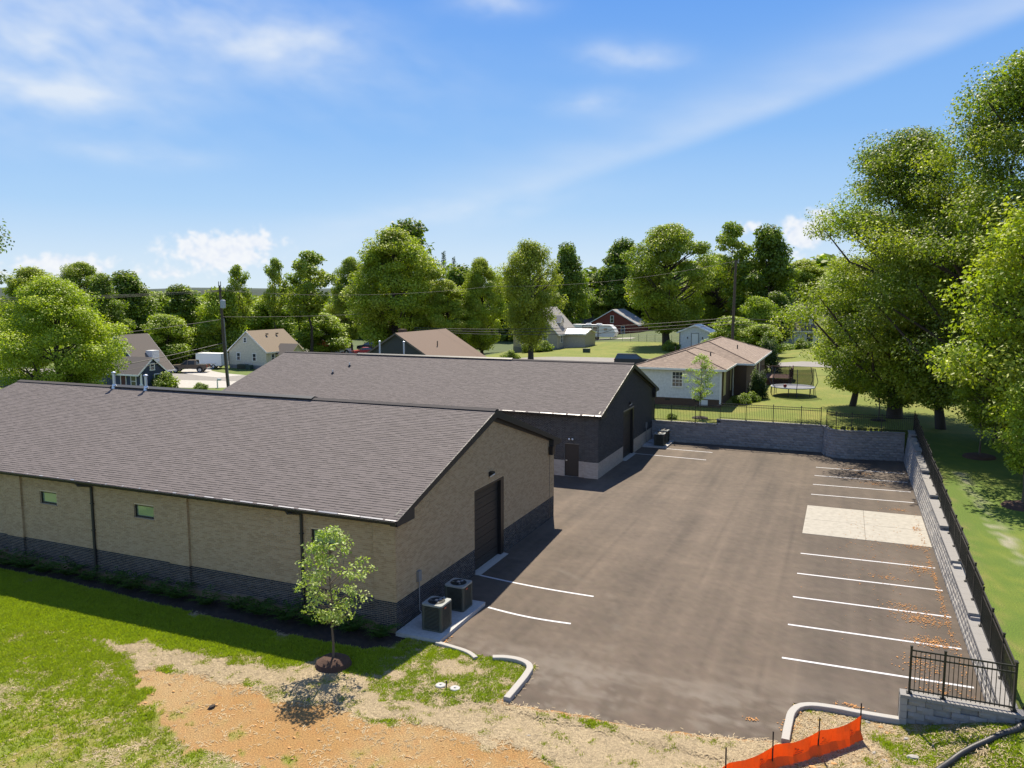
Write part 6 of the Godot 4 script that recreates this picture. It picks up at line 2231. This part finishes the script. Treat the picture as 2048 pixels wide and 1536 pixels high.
func draped(called: String, path: Array, half: float, lift: float, m: Material) -> void:
	var b := MB.new()
	var cv := arc_path(path, 80)
	var rows := []
	for i in cv.size():
		var d: Vector3 = (cv[mini(i + 1, cv.size() - 1)] - cv[maxi(i - 1, 0)]).normalized()
		var s := Vector3(-d.z, 0, d.x)
		var row := []
		for k in 5:
			var p: Vector3 = cv[i] + s * half * (k - 2) / 2.0
			row.append(Vector3(p.x, land(p.x, p.z) + lift, p.z))
		rows.append(row)
	for i in cv.size() - 1:
		for k in 4:
			b.quad(rows[i][k], rows[i][k + 1], rows[i + 1][k + 1], rows[i + 1][k])
	setting(called, b.done(), m)

func make_site() -> void:
	# streets
	draped("road", [Vector3(-190, 0, -86), Vector3(-120, 0, -88), Vector3(-88, 0, -91), Vector3(-62, 0, -99), Vector3(-42, 0, -107), Vector3(-20, 0, -109), Vector3(10, 0, -108), Vector3(80, 0, -106)], 4.0, 0.05, M.road)
	draped("driveway", [Vector3(-86, 0, -93.5), Vector3(-92, 0, -95), Vector3(-98, 0, -98.5), Vector3(-101, 0, -104)], 2.3, 0.06, M.drive_concrete)
	draped("driveway", [Vector3(-92, 0, -82.5), Vector3(-82, 0, -84.0), Vector3(-72, 0, -88.0), Vector3(-64, 0, -93.0)], 4.6, 0.04, M.drive_concrete)
	draped("driveway", [Vector3(-112, 0, -141), Vector3(-98, 0, -142), Vector3(-84, 0, -143)], 8.0, 0.06, M.road)
	draped("driveway", [Vector3(-60, 0, -116), Vector3(-63, 0, -126), Vector3(-66, 0, -136)], 2.0, 0.06, M.drive_concrete)
	draped("driveway", [Vector3(-56, 0, -158.4), Vector3(-40, 0, -158.6)], 2.0, 0.06, M.drive_concrete)
	# silt fence
	var line := [Vector3(-2.9, 0, -16.6), Vector3(-2.5, 0, -17.2), Vector3(-2.1, 0, -17.75), Vector3(-1.65, 0, -18.3), Vector3(-1.15, 0, -18.9), Vector3(-0.65, 0, -19.45), Vector3(-0.15, 0, -20.0), Vector3(0.35, 0, -20.55), Vector3(0.82, 0, -21.15)]
	var o := thing("silt_fence", "sagging orange mesh silt fence on dark stakes beside the entrance", "silt fence", Vector3(-1.15, 0, -18.9))
	var b := MB.new()
	var n := 44
	var cv := arc_path(line, n)
	var r := rnd(83)
	var rows := []
	for i in n + 1:
		var t := float(i) / n
		var p: Vector3 = cv[i]
		var g := land(p.x, p.z)
		var sag := absf(sin(t * PI * 4.0))
		var h := 0.5 + 0.14 * t - 0.09 * sag
		var bulge := Vector3(0.7, 0, 0.7) * (0.05 * sin(t * 23.0) + 0.03 * r.randfn())
		rows.append([p + Vector3(0, g - 0.03, 0) + Vector3(0.09, 0, 0.09), p + bulge + Vector3(0, g + h * 0.35, 0), p + bulge * 0.6 + Vector3(0, g + h * 0.7, 0), p + Vector3(0, g + h, 0)])
	for i in n:
		for k in 3:
			b.quad(rows[i][k], rows[i + 1][k], rows[i + 1][k + 1], rows[i][k + 1])
	wpart("mesh_sheet", b, M.orange_mesh, o)
	# faded printed logo marks repeated on the mesh, each a curl over two short lines
	for i in [3, 10, 18, 26, 33, 40]:
		var pm := MB.new()
		var p0: Vector3 = rows[i][1]
		var p1: Vector3 = rows[i + 3][1]
		var u := (p1 - p0).normalized()
		var up: Vector3 = (rows[i][2] - rows[i][1]).normalized()
		var nn := u.cross(up).normalized() * 0.012
		var base := p0 + nn + up * 0.03
		pm.quad(base, base + u * 0.3, base + u * 0.3 + up * 0.016, base + up * 0.016)
		pm.quad(base + u * 0.05 + up * 0.04, base + u * 0.34 + up * 0.04, base + u * 0.34 + up * 0.055, base + u * 0.05 + up * 0.055)
		for k in 5:
			var c0 := base + u * (0.09 + 0.05 * sin(k * 1.3)) + up * (0.07 + k * 0.018)
			pm.quad(c0, c0 + u * 0.06, c0 + u * 0.07 + up * 0.016, c0 + u * 0.01 + up * 0.016)
		wpart("printed_mark", pm, M.orange_print, o)
	for i in [0, 2, 4, 6, 8]:
		var p: Vector3 = line[i]
		var s := MB.new()
		s.box(p + Vector3(-0.02, land(p.x, p.z) + 0.42, -0.02), Vector3(0.032, 1.0 if i < 8 else 1.05, 0.032), Basis(Vector3.FORWARD, r.randfn(0, 0.02)))
		wpart("stake", s, M.stake_wood, o)
	# corrugated pipe
	o = thing("drain_pipe", "black corrugated drain pipe lying on the bank at lower right", "drain pipe", Vector3(3.2, 0.3, -21.0))
	b = MB.new()
	var pts := arc_path([Vector3(4.75, 0.62, -23.0), Vector3(4.5, 0.62, -22.1), Vector3(3.9, 0.5, -21.55), Vector3(3.2, 0.36, -21.0), Vector3(2.75, 0.26, -20.5), Vector3(2.35, 0.12, -19.9), Vector3(2.1, 0.06, -19.2)], 150)
	var rad := []
	var path := []
	for i in pts.size():
		var p: Vector3 = pts[i]
		path.append(Vector3(p.x, land(p.x, p.z) + 0.06, p.z))
		rad.append(0.085 if i % 2 else 0.074)
	b.tube(path, rad, 10)
	wpart("corrugated_hose", b, M.pipe_black, o)
	# stones
	var lumps := [lump(1), lump(2), lump(3)]
	var k := 0
	for s in [[2.0, -20.65, 0.12, "large white stone on the grassy bank"], [1.12, -20.55, 0.055, "small white stone left of the large one on the bank"], [1.35, -20.3, 0.05, "small white stone below the large one"], [1.9, -21.5, 0.06, "flat pale stone under the short block wall"], [1.62, -20.45, 0.045, "pebble beside the large white stone"], [-7.1, -17.9, 0.05, "white stone on the bare orange dirt"], [-15.7, -15.8, 0.09, "dark clod on the bare dirt at left"], [1.0, -22.05, 0.06, "pale stone beside the kerb end"]]:
		var st := thing("stone", s[3], "stone", on_land(s[0], s[1]), k * 1.3, "loose stones on the site")
		var e := part("rock", lumps[k % 3], M.rock if not s[3].begins_with("dark") else M.stake_wood, st)
		e.scale = Vector3(s[2] * 1.5, s[2] * 0.8, s[2])
		k += 1
	# cleanout covers and marker
	for q in [[-10.42, -19.3, "pale round cleanout cover in the lawn, left of two"], [-9.95, -19.3, "pale round cleanout cover in the lawn, right of two"]]:
		var st := thing("cleanout_cover", q[2], "cover", on_land(q[0], q[1]), 0, "cleanout covers in the lawn")
		b = MB.new()
		b.lathe(Vector3.ZERO, [[0.15, -0.05], [0.15, 0.035], [0.13, 0.05], [0.0, 0.052]], 20)
		part("lid", b.done(), M.slab_concrete, st)
		b = MB.new()
		b.lathe(Vector3.ZERO, [[0.035, 0.05], [0.035, 0.075], [0.0, 0.075]], 6)
		part("nut", b.done(), M.slab_concrete, st)
	o = thing("marker_stake", "thin dark stake between the two cleanout covers", "stake", on_land(-10.2, -19.25))
	b = MB.new()
	b.box(Vector3(0, 0.1, 0), Vector3(0.025, 0.26, 0.025), Basis(Vector3.FORWARD, 0.06))
	b.box(Vector3(0, 0.2, 0.015), Vector3(0.05, 0.03, 0.008), Basis(Vector3.FORWARD, 0.06))
	part("stick", b.done(), M.stake_wood, o)
	# trampoline
	o = thing("trampoline", "round trampoline with dark safety net in the backyard", "trampoline", on_land(-4.3, -77.6))
	b = MB.new()
	b.lathe(Vector3.ZERO, [[1.75, 0.8], [1.75, 0.83], [0.0, 0.83]], 36)
	part("jumping_mat", b.done(), M.trampoline_mat, o)
	b = MB.new()
	b.lathe(Vector3.ZERO, [[1.95, 0.76], [1.98, 0.82], [1.95, 0.86], [1.72, 0.84]], 36)
	part("edge_pad", b.done(), M.transformer_grey, o)
	for i in 6:
		var t := TAU * i / 6.0 + 0.3
		var d := Vector3(cos(t), 0, sin(t))
		b = MB.new()
		b.tube([d * 2.1, d * 2.05 + Vector3(0, 0.8, 0), d * 2.3 + Vector3(0, 1.4, 0), d * 2.0 + Vector3(0, 2.6, 0)], [0.03, 0.03, 0.03, 0.03], 6)
		part("net_pole", b.done(), M.frame_blue, o)
		b = MB.new()
		var e := Vector3(cos(t + 0.35), 0, sin(t + 0.35))
		b.tube([e * 1.95 + Vector3(0, 0.8, 0), e * 1.95], [0.03, 0.03], 6)
		part("leg", b.done(), M.black_metal, o)
	b = MB.new()
	b.lathe(Vector3.ZERO, [[1.85, 0.86], [1.85, 2.55]], 36)
	part("safety_net", b.done(), M.net_black, o)
	o = thing("ball", "dark red ball on the trampoline's near edge", "ball", on_land(-4.3, -77.6) + Vector3(-0.6, 1.0, 1.3))
	var sp := SphereMesh.new()
	sp.radius = 0.16
	sp.height = 0.32
	var seam := MB.new()
	seam.tube([Vector3(-0.161, 0, 0), Vector3(-0.114, 0, 0.114), Vector3(0, 0, 0.161), Vector3(0.114, 0, 0.114), Vector3(0.161, 0, 0)], [0.006, 0.006, 0.006, 0.006, 0.006], 4)
	var bl := part("sphere", sp, M.ball_red, o)
	part("seam", seam.done(), M.black_metal, bl)
	# mailbox
	o = thing("mailbox", "white mailbox on a post by the left street", "mailbox", on_land(-76.6, -80.6))
	b = MB.new()
	b.box(Vector3(0, 0.55, 0), Vector3(0.12, 1.1, 0.12))
	b.box(Vector3(0.25, 1.05, 0), Vector3(0.6, 0.08, 0.12))
	part("post", b.done(), M.trim_white, o)
	b = MB.new()
	b.extrude([Vector3(0.05, 1.1, -0.1), Vector3(0.05, 1.1, 0.1), Vector3(0.05, 1.24, 0.1), Vector3(0.05, 1.32, 0.05), Vector3(0.05, 1.32, -0.05), Vector3(0.05, 1.24, -0.1)], Vector3(0.6, 0, 0))
	part("box", b.done(), M.trim_white, o)
	# dark utility box on the far lawn
	o = thing("utility_box", "small black box on the sunny lawn beside the road", "utility box", on_land(-38.4, -121.8))
	b = MB.new()
	b.box(Vector3(0, 0.3, 0), Vector3(1.1, 0.6, 0.6))
	part("cabinet", b.done(), M.plastic_green, o)
	b = MB.new()
	b.box(Vector3(0, 0.62, 0.02), Vector3(1.16, 0.05, 0.68))
	part("lid", b.done(), M.black_metal, o)
	# wire fence by the camper
	o = thing("wire_fence", "thin wire mesh fence right of the camper", "fence", on_land(-34.0, -150.0))
	for i in 9:
		b = MB.new()
		b.tube([Vector3(-6.0 + i * 1.6, 0, 0), Vector3(-6.0 + i * 1.6, 1.4, 0)], [0.035, 0.035], 6)
		part("post", b.done(), M.conduit_grey, o)
	for h in [0.15, 0.55, 0.95, 1.35]:
		b = MB.new()
		b.tube([Vector3(-6.0, h, 0), Vector3(6.8, h, 0)], [0.015, 0.015], 4)
		part("wire", b.done(), M.conduit_grey, o)
	# hills on the horizon
	b = MB.new()
	var prev := []
	for i in 61:
		var ang := deg_to_rad(22.9 - 60.0 + i * 2.0)
		var d := 4100.0
		var hgt := 42.0 + 16.0 * noise.get_noise_2d(i * 9.0, 4.0) + 5.0 * noise.get_noise_2d(i * 40.0, 9.0)
		var dir := Vector3(-sin(ang), 0, -cos(ang))
		var now := [dir * (d - 300.0) + Vector3(0, -20, 0), dir * (d - 90.0) + Vector3(0, hgt * 0.8, 0), dir * d + Vector3(0, hgt, 0), dir * (d + 250.0) + Vector3(0, -20, 0)]
		if i:
			for q in 3:
				b.quad(prev[q], prev[q + 1], now[q + 1], now[q])
		prev = now
	setting("hills", b.done(), M.hill)

func _ready() -> void:
	make_view()
	make_materials()
	cube = BoxMesh.new()
	cube.size = Vector3.ONE
	make_polys()
	print("ground")
	make_ground()
	make_lot()
	print("buildings")
	make_buildings()
	make_walls()
	make_houses()
	make_trees()
	make_vehicles()
	make_poles()
	make_site()
	make_plants()
	print("turf")
	make_turf()
	print("done")
